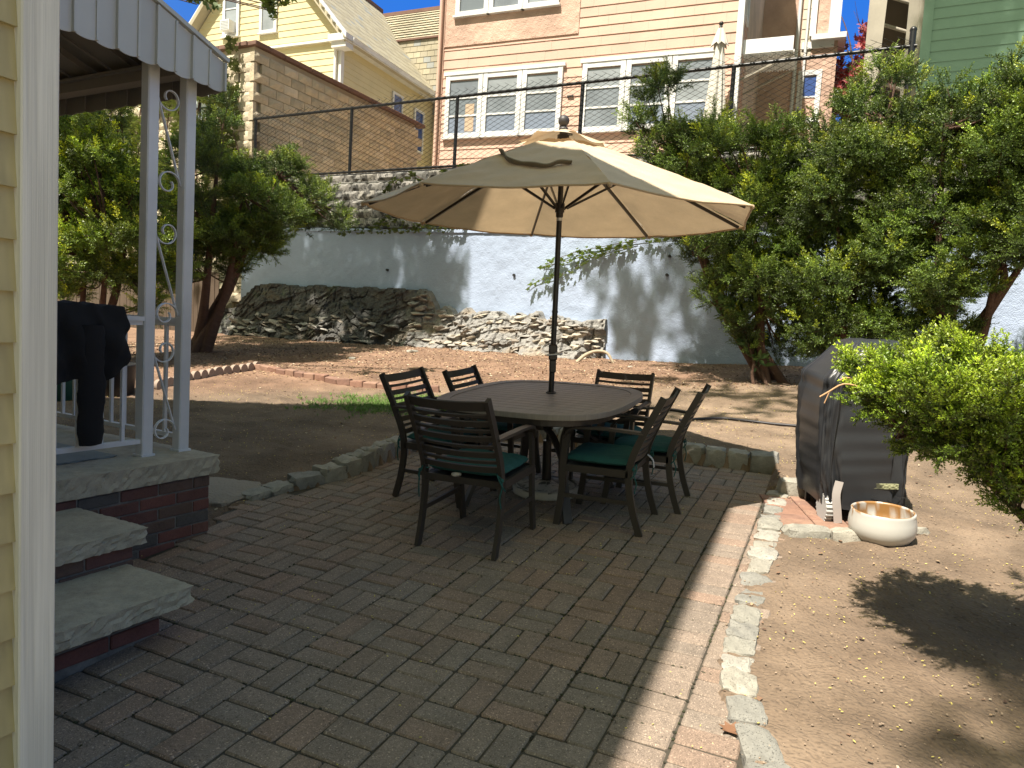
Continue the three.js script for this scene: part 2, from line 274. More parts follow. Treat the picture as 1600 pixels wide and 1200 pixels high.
// cobbles along the edges
function cobbleRun(P, off, h, len, wid, parent, hide) {
  const r = rng(Math.round(P[0][0] * 1000) + 5), pts = along(P, 0.02); let i = 0;
  while (i < pts.length - 4) {
    const L = len * (0.8 + 0.5 * r()), n = Math.round(L / 0.02), e = pts[Math.min(pts.length - 1, i + n)], s = pts[i], a = Math.atan2(e[1] - s[1], e[0] - s[0]), cx = (s[0] + e[0]) / 2, cz = (s[1] + e[1]) / 2, o = typeof off === 'function' ? off() : off;
    const [hh, bot] = h(cx, cz, r), w = wid * (0.85 + 0.4 * r()), m = mesh('cobblestone', cobble(L * 0.97, hh + bot, w, r), M.granite[Math.floor(r() * 4)], parent);
    m.position.set(cx + Math.sin(a) * -o, (hh - bot) / 2, cz + Math.cos(a) * o); m.rotation.set((r() - 0.5) * 0.1, -a + (r() - 0.5) * 0.1, (r() - 0.5) * 0.08);
    i += n;
  }
}
{
  const e = thing('stone_edging', 'curving row of pale granite cobbles flush beside the sunlit dirt bed', 'stone edging', null); onPatio(e, 0, 0);
  cobbleRun(rightEdge.slice(0, 13).reverse(), 0.07, (x, z, r) => [0.012 + 0.014 * r(), 0.1], 0.17, 0.135, e);
  const f = thing('stone_edging', 'raised granite cobble kerb between the far side of the patio and the yard', 'stone edging', null); onPatio(f, 0, 0);
  cobbleRun(farEdge, 0.08, (x, z, r) => [0.035 + 0.10 * ss(-4.5, -5.4, z) + 0.015 * r(), 0.06], 0.2, 0.16, f);
  const p = thing('brick_pad', 'small sunlit brick pad edged in cobbles under the covered grill', 'brick pad', null);
  const c = patio(1290, 800), r = rng(9); onPatio(p, c.x, c.z, -0.12);
  for (let i = 0; i < 7; i++) for (let j = 0; j < 3; j++) { const m = mesh('brick', cbox(0.2, 0.05, 0.098, 0.004, 0.001, r), M.redbrick[Math.floor(r() * 3)], p); m.position.set(-0.26 + j * 0.207, 0.002 * r() - 0.012, -0.24 + i * 0.104); m.rotation.y = (r() - 0.5) * 0.02; }
  for (let i = 0; i < 2; i++) { const m = mesh('cobblestone', cobble(0.255, 0.15, 0.12, r), M.granite[i % 4], p); m.position.set(-0.26 + i * 0.25, -0.02, 0.50); }
  for (let i = 0; i < 3; i++) { const m = mesh('cobblestone', cobble(0.235, 0.2, 0.15, r), M.granite[(i + 1) % 4], p); m.position.set(-0.10 + i * 0.24, 0.02, -0.36); }
}

// ---------------------------------------------------------------- the back wall line
const WA = 26.7 * D2R, WU = V(Math.cos(WA), 0, Math.sin(WA)), WN = V(-Math.sin(WA), 0, Math.cos(WA)), WO = V(0, 0, -14.32), WE = V(Math.sin(WA), 0, -Math.cos(WA));
const wallPt = (s, y, out = 0) => WO.clone().addScaledVector(WU, s).addScaledVector(WN, out).setY(y);
const wallFrame = (o, s = 0, y = 0, out = 0) => { o.position.copy(wallPt(s, y, out)); o.rotation.y = -WA; return o; };
const sOf = (px, py) => { const p = hit(px, py, WO, WN); return [p.clone().sub(WO).dot(WU), p.y]; };

// the yard: one sheet with the paving let into it
function yardH(x, z) {
  let h = 0.10 * ss(-4.45, -5.5, z) + 0.02 * ss(0.4, 2, x) * ss(-5, -3, z);
  h += 0.02 * fbm2(x * 0.6, z * 0.6, 3) + 0.012 * fbm2(x * 2.4 + 5, z * 2.4, 3);
  h += 0.1 * ss(2.2, 5, x) * ss(-6, -9, z) + 0.06 * ss(-9.6, -10.6, z + x * 0.35) * ss(4, -1, x);
  return h;
}
{
  const c = 0.055, x0 = -11, x1 = 8.5, z0 = -20.5, z1 = 1.5, nx = Math.round((x1 - x0) / c), nz = Math.round((z1 - z0) / c), pos = new Float32Array((nx + 1) * (nz + 1) * 3), uv = new Float32Array((nx + 1) * (nz + 1) * 2), col = new Float32Array((nx + 1) * (nz + 1) * 3), idx = [];
  for (let j = 0; j <= nz; j++) for (let i = 0; i <= nx; i++) {
    const x = x0 + i * c, z = z0 + j * c, k = j * (nx + 1) + i, inside = inPoly(x, z, pavePoly);
    const pad = Math.abs(x - patio(1290, 800).x) < 0.36 && Math.abs(z - patio(1290, 800).z) < 0.42;
    let h = yardH(x, z) + 0.012 * n2(x * 7, z * 7) * (0.4 + 0.6 * Math.abs(n2(x, z))) + 0.006 * n2(x * 16, z * 16); if (inside || pad) h = -0.08;
    const p = pw(x, h, z); pos.set([p.x, p.y, p.z], k * 3); uv.set([x + 0.15 * n2(x * .4, z * .4), z + 0.15 * n2(x * .4 + 9, z * .4)], k * 2);
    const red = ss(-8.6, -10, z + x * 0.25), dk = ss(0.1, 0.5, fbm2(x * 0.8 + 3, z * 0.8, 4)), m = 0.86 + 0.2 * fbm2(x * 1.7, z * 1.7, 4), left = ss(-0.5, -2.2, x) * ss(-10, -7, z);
    let R0 = 0.95 + 0.12 * red, G0 = 0.96 - 0.04 * red, B0 = 0.96 - 0.08 * red; const sh = m * (1 - 0.22 * dk) * (1 - 0.42 * left) * (1 - 0.25 * ss(3, 5, x) * ss(-6, -8, z)) * (1 - 0.2 * ss(.3, 1, x) * ss(-7, -5.5, z)) * (1 - 0.1 * red);  // soil darker at left: moist earth, and shade put into the colour
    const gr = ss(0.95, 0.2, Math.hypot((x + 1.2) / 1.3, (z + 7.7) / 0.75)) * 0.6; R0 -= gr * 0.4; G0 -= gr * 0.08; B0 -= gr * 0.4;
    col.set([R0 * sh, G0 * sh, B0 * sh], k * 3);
    if (i && j) { const a = k, b = k - 1, d = k - nx - 1, e = d - 1; idx.push(a, d, e, a, e, b); }
  }
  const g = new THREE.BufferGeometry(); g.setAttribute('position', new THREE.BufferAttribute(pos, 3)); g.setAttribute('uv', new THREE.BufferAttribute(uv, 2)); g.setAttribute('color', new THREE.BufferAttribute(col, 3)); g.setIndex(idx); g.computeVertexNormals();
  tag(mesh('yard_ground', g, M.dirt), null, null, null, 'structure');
  // the wider lie of the land, at and beyond the wall
  const far = [[-220, 60], [220, 60], [220, -300], [-220, -300]];
  const lower = poly3([wallPt(-60, -1.2, 0), wallPt(60, -1.2, 0), wallPt(60, -1.2, 80), wallPt(-60, -1.2, 80)], 0.5, UP.clone());
  tag(mesh('ground', lower, M.terrain), null, null, null, 'structure');
  const upper = poly3([wallPt(-250, 4.55, -0.32), wallPt(250, 4.55, -0.32), wallPt(250, 4.55, -400), wallPt(-250, 4.55, -400)], 0.4, UP.clone());
  tag(mesh('upper_ground', upper, M.terrain), null, null, null, 'structure');
}
// painted lower wall
{
  const w = thing('painted_wall', 'long blue grey painted concrete wall at the back of the yard', 'wall'); wallFrame(w);
  const x0 = -7.6, x1 = 9.5, nx = 220, ny = 46, pos = [], idx = [], top = (s) => 3.42 - 0.018 * (s + 2);
  for (let j = 0; j <= ny; j++) for (let i = 0; i <= nx; i++) { const s = x0 + (x1 - x0) * i / nx, y = 0.1 + (top(s) - 0.1) * j / ny; pos.push(s, y, 0.16 + 0.012 * fbm2(s * 1.3, y * 1.3, 5) + 0.006 * n2(s * 6, y * 5)); if (i && j) { const a = j * (nx + 1) + i, b = a - 1, c = a - nx - 1, d = c - 1; idx.push(a, b, d, a, d, c); } }
  const g = new THREE.BufferGeometry(); g.setAttribute('position', new THREE.Float32BufferAttribute(pos, 3)); g.setIndex(idx); g.computeVertexNormals();
  const uv = new Float32Array(pos.length / 3 * 2); for (let i = 0; i < pos.length / 3; i++) { uv[i * 2] = pos[i * 3]; uv[i * 2 + 1] = pos[i * 3 + 1]; } g.setAttribute('uv', new THREE.BufferAttribute(uv, 2));
  mesh('painted_face', g, M.paint, w);
  const q = [];
  for (let i = 0; i < 40; i++) { const s0 = x0 + (x1 - x0) * i / 40, s1 = x0 + (x1 - x0) * (i + 1) / 40; q.push(prism([[-0.02, -0.05], [0.19 + 0.012 * R(), -0.05], [0.185, 0.015 + 0.01 * R()], [-0.02, 0.03]], s0, s1, top((s0 + s1) / 2), 0)); }
  mesh('ledge', merge(q), M.paint, w);
  mesh('wall_core', mm(x0, x1, -0.5, 3.2, -0.3, 0.1), M.mortar, w);
  for (const [px, py] of [[806, 431], [610, 423], [1042, 431], [1046, 402]]) { const [s, y] = sOf(px, py), m = mesh('drain_hole', new THREE.CylinderGeometry(.028, .028, .05, 10).rotateX(Math.PI / 2), M.dark, w); m.position.set(s + .05, y, .18); }
}
// segmental block wall above
{
  const w = thing('block_wall', 'weathered grey split face block wall under the chain link fence', 'wall'); wallFrame(w);
  const r = rng(31), vs = [0, 1, 2, 3, 4, 5].map(() => { const g = new THREE.BoxGeometry(0.455, 0.2, 0.3, 5, 3, 1), p = g.attributes.position; for (let i = 0; i < p.count; i++) { const x = p.getX(i), y = p.getY(i), ed = Math.max(Math.abs(x) / 0.2275, Math.abs(y) / 0.1); if (p.getZ(i) > 0) p.setZ(i, ed > 0.98 ? 0.118 : 0.135 + 0.03 * r()); } const q = mergeVertices(clean(g), 1e-4); return uvm(toCreasedNormals(q, 0.5), r() * 3, r() * 3); });
  const courses = 6, ch = 0.212;
  for (let j = 0; j < courses; j++) for (let i = 0; i < 37; i++) { const s = -7.4 + i * 0.462 + (j % 2) * 0.231; if (s > 9.2) continue; const m = mesh('block', vs[Math.floor(r() * 6)], M.block[Math.floor(r() * 4)], w); m.position.set(s, 3.48 + 0.1 + j * ch - 0.018 * (s + 2) * (1 - j / 6), -0.1 - j * 0.02 + 0.05); m.scale.set(1, 1, 1); }
  const caps = []; for (let i = 0; i < 37; i++) { const m = mesh('cap_stone', cbox(0.455, 0.07, 0.34, 0.008, 0.003, r), M.block[Math.floor(r() * 4)], w); m.position.set(-7.3 + i * 0.46, 4.66 + 0.06, -0.22); }
  mesh('wall_core', mm(-7.6, 9.5, 3.2, 4.68, -0.6, -0.24), M.mortar, w);
}
// bedrock under it
{
  const x0 = -7.9, x1 = 2.0, nx = 460, y0 = 0.35;
  const topY = (s) => { const step = s < -1.95 ? 2.17 - 0.6 * ss(-6.7, -7.7, s) : s < -1.7 ? 2.17 - 0.42 * (s + 1.95) / 0.25 : 1.75 - 0.02 * s; return step + (s > -1.8 ? 0.10 : 0.035) * n2(s * 2.1, 4) + 0.03 * n2(s * 7, 9); };
  const outw = (s, t) => (0.22 + 0.75 * Math.pow(1 - t, 1.2) * (0.55 + 0.45 * ss(1.6, -1.5, s)) + 0.25 * (1 - t) * n2(s * 0.9, 3)) * (1 - 0.8 * ss(1.6, 2.0, s));
  const ny = 74, pos = [], col = [], idx = [];
  for (let j = 0; j <= ny; j++) for (let i = 0; i <= nx; i++) {
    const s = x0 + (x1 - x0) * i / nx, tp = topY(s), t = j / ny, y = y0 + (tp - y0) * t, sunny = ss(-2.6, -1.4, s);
    // strata: thin leaves of schist dipping to one side, broken across by joints
    const dip = -0.22 + 0.28 * n2(s * 0.35, 2), warp = 0.1 * fbm2(s * 1.2, y * 1.2, 3), q = (y + dip * s * 0.8 + warp) * 13, q2 = (y + dip * s * 0.8 + warp) * 4.2;
    const led = (n2(Math.floor(q) * 3.7, Math.floor(s * 2.1 + Math.floor(q) * 0.37) * 1.9)) * 0.055 + n2(Math.floor(q2) * 5.1, Math.floor(s * 1.2 + Math.floor(q2) * 0.5) * 2.3) * 0.13;
    const cr = Math.abs(n2(s * 2.3, y * 0.8 + 30)) < 0.05 ? -0.06 : 0;
    const d = Math.max(0.17, 0.17 + outw(s, t) + led * (0.35 + 0.65 * (1 - t * t * t)) + cr + 0.03 * fbm2(s * 8, y * 8, 2));
    pos.push(s, y, j === ny ? 0.05 : d);
    const v = 0.62 + 0.35 * n2(Math.floor(q) * 1.3, s * 0.6) + 0.2 * fbm2(s * 3, y * 6, 3), br = ss(0.1, 0.5, fbm2(s * 0.9 + 4, y * 2 + 1, 3)) * 0.6, mo = ss(0.25, 0.5, fbm2(s * 1.3 + 14, y * 1.3, 3)) * (1 - sunny) * 0.5, base = 0.13 + 0.29 * sunny;  // left end darker: shade put into the base colour
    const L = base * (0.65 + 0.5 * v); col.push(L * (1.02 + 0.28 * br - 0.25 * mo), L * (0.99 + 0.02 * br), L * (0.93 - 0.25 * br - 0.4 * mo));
    if (i && j) { const a = j * (nx + 1) + i, b = a - 1, c = a - nx - 1, e = c - 1; idx.push(a, b, e, a, e, c); }
  }
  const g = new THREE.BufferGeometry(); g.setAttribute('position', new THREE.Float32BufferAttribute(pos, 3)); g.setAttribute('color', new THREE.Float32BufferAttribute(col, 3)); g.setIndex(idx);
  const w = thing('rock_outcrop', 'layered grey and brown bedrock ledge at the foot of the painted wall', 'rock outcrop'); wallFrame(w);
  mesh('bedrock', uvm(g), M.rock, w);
  const r = rng(41), mats = [[.42, .38, .31], [.34, .32, .29], [.27, .23, .19], [.46, .41, .33]].map((c) => mat(c[0] * K, c[1] * K, c[2] * K, { map: T.granite, bumpMap: T.granite, bumpScale: .02 }));
  for (let i = 0; i < 270; i++) {
    const right = r() < 0.62, s = right ? -2.3 + 4.2 * r() : -7.4 + 5.2 * r(), t = right ? Math.pow(r(), .8) : r() * 0.5, tp = topY(s), y = 0.82 + (tp - 0.88) * t, d = 0.14 + outw(s, (y - y0) / (tp - y0));
    const L = 0.12 + 0.3 * r() * r() + (right ? 0.05 : 0.12), m = mesh('rock_slab', stone(L, 0.035 + 0.1 * r() * r(), 0.12 + 0.16 * r(), r, 3.5, .3, 18), mats[right ? Math.floor(r() * 4) : 1 + Math.floor(r() * 2)], w);
    m.position.set(s, y, d + 0.02); m.rotation.set((r() - .5) * .5, (r() - .5) * .6, (right ? 0.12 : -0.15) + (r() - .5) * .5);
  }
}
// chain link fence
{
  const f = thing('chain_link_fence', 'black chain link fence on top of the back retaining wall', 'fence'); wallFrame(f);
  const ps = [-7.49, -4.49, -1.69, 1.11, 3.91, 6.6], zf = -0.02, yT = 6.2, yB = 4.78;
  ps.forEach((s, i) => { const last = i === 5, m = mesh('post', merge([new THREE.CylinderGeometry(last ? .05 : .038, last ? .05 : .038, last ? 1.9 : 1.62, 10).translate(s, last ? 5.5 : 5.39, zf - .03), new THREE.SphereGeometry(last ? .055 : .042, 10, 6).translate(s, last ? 6.45 : 6.2, zf - .03)]), M.blackMetal, f); });
  const rail = (y, r) => new THREE.CylinderGeometry(r, r, 14.2, 8).rotateZ(Math.PI / 2).translate(-0.43, y, zf - .02);
  mesh('top_rail', rail(yT, .032), M.blackMetal, f); mesh('bottom_rail', rail(yB, .026), M.blackMetal, f);
  mesh('tension_wire', new THREE.CylinderGeometry(.013, .013, 14, 6).rotateZ(Math.PI / 2).translate(-0.5, 4.69, .1), M.blackMetal, f);
  const p = 0.094, st = 0.047, y0 = 4.76, n = 33, pos = [], idx = [];
  for (let i = 0; i < Math.round(14.1 / p); i++) { const s = -7.48 + i * p, nn = n + (i % 2 ? 0 : 1);
    for (let k = 0; k <= nn; k++) { const x = s + (((k + i) % 2) ? p / 2 : -p / 2), y = y0 + k * st, b = pos.length / 3; for (let a = 0; a < 3; a++) { const t = a * 2.094; pos.push(x + Math.cos(t) * .0066, y, zf + .02 + Math.sin(t) * .0066 + ((k + i) % 2 ? .004 : -.004)); } if (k) for (let a = 0; a < 3; a++) { const c = b - 3 + a, d = b - 3 + (a + 1) % 3, e = b + a, g = b + (a + 1) % 3; idx.push(c, d, g, c, g, e); } } }
  const g = new THREE.BufferGeometry(); g.setAttribute('position', new THREE.Float32BufferAttribute(pos, 3)); g.setIndex(idx); g.computeVertexNormals(); mesh('chain_link_mesh', uvm(g), mat(.03, .03, .032, { roughness: .3, metalness: .4 }), f);
}

// ---------------------------------------------------------------- houses beyond the wall
function facade(px, py, dist, deg) {
  const o = at(px, py, dist), a = deg * D2R, U = V(Math.cos(a), 0, Math.sin(a)), N = V(-Math.sin(a), 0, Math.cos(a));
  return { o, U, N, uv(x, y, dz = 0) { const p0 = o.clone().addScaledVector(N, dz), p = hit(x, y, p0, N); return [p.clone().sub(o).dot(U), p.y]; },
    side(x, y, u0) { const p = hit(x, y, o.clone().addScaledVector(U, u0), U); return [p.clone().sub(o).dot(N), p.y]; },
    place(g) { g.position.set(o.x, 0, o.z); g.rotation.y = -a; return g; } };
}
const LAP = (e, t = 0.022) => [[0, 0], [t, 0], [t * 0.35, e + 0.012], [0, e + 0.012]];
// one sash window in the plane z = 0 of a house, facing +z
function windowAt(house, u0, u1, y0, y1, o = {}) {
  const { rows = 2, f = 0.085, glass = M.blind, out = 0.03, trim = M.white, sill = 0.05, lower = null } = o, g = sub('window', house), z = o.z || 0, fr = [];
  fr.push(mm(u0, u0 + f, y0, y1, z, z + out + .035), mm(u1 - f, u1, y0, y1, z, z + out + .035), mm(u0 + f, u1 - f, y1 - f, y1, z, z + out + .03), mm(u0 + f, u1 - f, y0, y0 + f * .8, z, z + out + .03));
  mesh('frame', merge(fr), trim, g);
  for (let k = 0; k < rows; k++) { const a = y0 + f * .8 + (y1 - y0 - f * 1.8) * k / rows, b = y0 + f * .8 + (y1 - y0 - f * 1.8) * (k + 1) / rows;
    const pane = mesh('pane', mm(u0 + f, u1 - f, a, b - .03, z, z + out - .012 + (k === rows - 1 ? .004 : 0)), (k === 0 && lower) || (Array.isArray(glass) ? glass[k] : glass), g);
    if (k < rows - 1) mesh('sash_rail', mm(u0 + f, u1 - f, b - .03, b + .012, z, z + out + .008), trim, g); }
  if (sill) mesh('sill', mm(u0 - .04, u1 + .04, y0 - sill, y0, z, z + out + .08), trim, g);
  return g;
}
// peach shingled house
{
  const F = facade(685, 220, 18.5, 22), h = F.place(thing('peach_house', 'peach shingled house with white windows behind the fence', 'house'));
  const W = 7.13, yb = 4.3, yt = 13.2, r = rng(51), ex = 0.222;
  mesh('wall', merge([mm(0.02, W - 0.02, yb, yt, -9, -0.02)]), M.peachStucco, h);
  const [pu, pb] = F.uv(905, 52), [, pb0] = F.uv(692, 74), pz = (pb + pb0) / 2, stU = pu;
  const tones = [0, 1, 2, 3].map((i) => { const m = M.peach.clone(); m.color.multiplyScalar(0.95 + 0.035 * i); return m; });
  for (let j = 0; j < 41; j++) { const y = yb + j * ex, over = y > pz - 0.05;
    // each course is shingles butted side by side, a hair apart in depth
    const g = []; let u = over ? stU : 0; while (u < W) { const w = Math.min(W - u, 0.28 + 0.5 * r()), d = 0.004 * r(); g.push(prism([[0, (r() < .2 ? .004 : 0)], [.026 + d, 0], [.008 + d, ex + .012], [0, ex + .012]], u + .001, u + w - .001, y, 0)); u += w; }
    if (g.length) mesh('shingle_course', merge(g), tones[j % 4], h); }
  mesh('stucco_panel', mm(0.02, stU - .01, pz, yt, -0.05, 0.03), M.peachStucco, h);
  mesh('panel_edge', mm(0.02, stU - .01, pz - .02, pz + .03, 0, 0.05), M.peachStucco, h);
  mesh('corner_board', mm(-0.06, 0.05, yb, yt, -0.1, 0.05), M.peach, h);
  mesh('downspout', new THREE.CylinderGeometry(.045, .045, yt - yb, 10).translate(-0.03, (yb + yt) / 2, .12), M.peach, h);
  mesh('corner_board', mm(W - 0.0, W + 0.13, yb, yt, -0.16, 0.05), M.white, h);
  // window rows
  const g3 = (u0, u1, y0, y1, glass, lower) => { const w = (u1 - u0) / 3; for (let i = 0; i < 3; i++) windowAt(h, u0 + w * i + .008, u0 + w * (i + 1) - .008, y0, y1, { rows: 3, f: .115, glass: glass[i], z: .02, lower: lower && lower[i] });
    mesh('window_head', mm(u0 - .05, u1 + .05, y1, y1 + .08, 0, .1), M.white, h); };
  const b2 = mat(.25, .28, .31, { roughness: .08, map: T.soft, phys: true }), bl = mat(.2, .235, .3, { roughness: .07, phys: true });
  g3(0.17, 3.27, 6.15, 7.66, [[bl, M.glass, b2], [bl, b2, M.blind], [bl, b2, M.blind]]);
  g3(3.74, 6.85, 6.13, 7.68, [[b2, b2, M.blind], [bl, b2, b2], [bl, M.blind, b2]]);
  mesh('curtain', mm(.74, .98, 6.28, 6.95, .03, .042), mat(.45, .34, .24, {}), h);
  g3(0.33, 3.06, 9.1, 10.6, [[M.glass, b2], [b2, b2], [M.blind, b2]].map((a) => [a[0], a[1], a[1]]));
  mesh('vent_pipe', mm(3.4, 3.55, 6.95, 6.98, .02, .06), M.dark, h);
  // right flank, running back
  const courses = []; for (let j = 0; j < 41; j++) courses.push(prism(LAP(ex), 0.2, 2.2, yb + j * ex, 0).rotateY(Math.PI / 2).translate(W, 0, 0)); mesh('side_courses', merge(courses), M.peach, h);
  const [sd, sy] = F.side(1181, 20, W); windowAtSide(h, W, -1.1, -1.7, 8.85, 10.2);
  mesh('side_wall', mm(W - .05, W + .012, yb, yt, -9, -2.2), mat(.82, .64, .52, { map: T.soft, bumpMap: T.plaster, bumpScale: .02 }), h);  // pinker stucco, made paler so bounced light sits in its colour
  // set back wing
  const zW = -6.4, [wu0] = F.uv(1245, 60, zW), [wu1] = F.uv(1310, 60, zW), [wv] = F.uv(1275, 20, zW), ys = F.uv(1290, 62, zW)[1];
  mesh('wing_wall', merge([mm(W - .1, wu0 + 1.02, yb, yt, zW - 6, zW + .02), mm(wu0 + 1.0, wu1, yb, ys, zW - 6, zW)]), M.peachStucco, h);
  mesh('wing_courses', merge([...Array(16)].map((_, j) => prism(LAP(.28), wu0 + .12, wv - .05, ys - .5 + j * .28, zW + .02))), mat(.64, .57, .45, { map: T.soft }), h);
  mesh('porch_sill', merge([mm(wv - .06, wu1 + .2, ys - .05, ys + .1, zW - 1.2, zW + .22), mm(wv - .3, wu1 - .1, ys - .24, ys - .05, zW - .5, zW + .08)]), M.white, h);
  mesh('porch_post', mm(wv - .12, wv + .04, ys + .1, yt, zW - .2, zW + .12), M.white, h);
  mesh('porch_post', mm(wu1 - .28, wu1 + .02, ys + .1, yt, zW - .4, zW + .1), mat(.5, .55, .66, { roughness: .6 }), h);
  mesh('porch_back', mm(wv, wu1, ys, yt, zW - 2.2, zW - 2), M.peachStucco, h);
  mesh('downspout', merge([new THREE.CylinderGeometry(.055, .055, yt - yb, 10).translate(wu0 + .02, (yt + yb) / 2, zW + .12), new THREE.CylinderGeometry(.04, .04, yt - yb, 10).translate(wu0 + .26, (yt + yb) / 2, zW + .1)]), M.white, h);
  const [bu0, bY1] = F.uv(1248, 112, zW), [bu1, bY0] = F.uv(1272, 190, zW); windowAt(h, bu0, bu1 + .1, bY0, bY1, { rows: 2, f: .14, glass: [M.blind, M.glassBlue], z: zW });
  // side entry with its metal hood
  const ax0 = W + .14, [, ay] = F.uv(1170, 90, -.6);
  const hood = sub('entry_hood', h), hp = []; for (let i = 0; i <= 8; i++) hp.push(i / 8);
  mesh('hood_top', merge([prism([[-1.25, 0], [-.2, 0], [-.2, .05], [-1.25, .05]], ax0, ax0 + 1.05, ay - .1, 0)]).rotateZ(-.0), M.whiteMetal, hood);
  const ribs = []; for (let i = 0; i < 17; i++) ribs.push(mm(ax0 + .03 + i * .06, ax0 + .05 + i * .06, ay - .14, ay - .1, -1.2, -.22)); mesh('hood_ribs', merge(ribs), M.whiteMetal, hood);
  mesh('hood_front', prism([[-.2, 0], [-.17, 0], [-.17, .3], [-.2, .3]], ax0, ax0 + 1.02, ay - .08, 0), M.whiteMetal, hood);
  mesh('hood_brace', B(1.15, .04, .04, ax0 + .5, ay - .36, -.25, 0, 0, .42), M.oldWood, hood); mesh('hood_brace', B(1.15, .04, .04, ax0 + .5, ay - .36, -1.2, 0, 0, .42), M.oldWood, hood);
  mesh('entry_door', mm(W + .02, W + .06, yb, yb + 2.2, -2.2, -1), M.white, h);
  mesh('side_pier', mm(wu0 - 1.15, wu0 - .85, yb, 6.25, zW + .3, zW + .6), M.peach, h);
  mesh('roof', mm(-.5, W + .5, yt, yt + .3, -9.4, .5), M.slate[2], h);
}
function windowAtSide(h, u, z0, z1, y0, y1) { const g = sub('window', h); mesh('frame', merge([mm(u, u + .07, y0, y1, z0 - .09, z0), mm(u, u + .07, y0, y1, z1, z1 + .09), mm(u, u + .07, y1 - .09, y1, z1 + .09, z0 - .09), mm(u, u + .07, y0, y0 + .08, z1 + .09, z0 - .09)]), M.white, g); mesh('pane', mm(u, u + .03, y0 + .08, y1 - .09, z1 + .09, z0 - .09), M.glassBlue, g); }

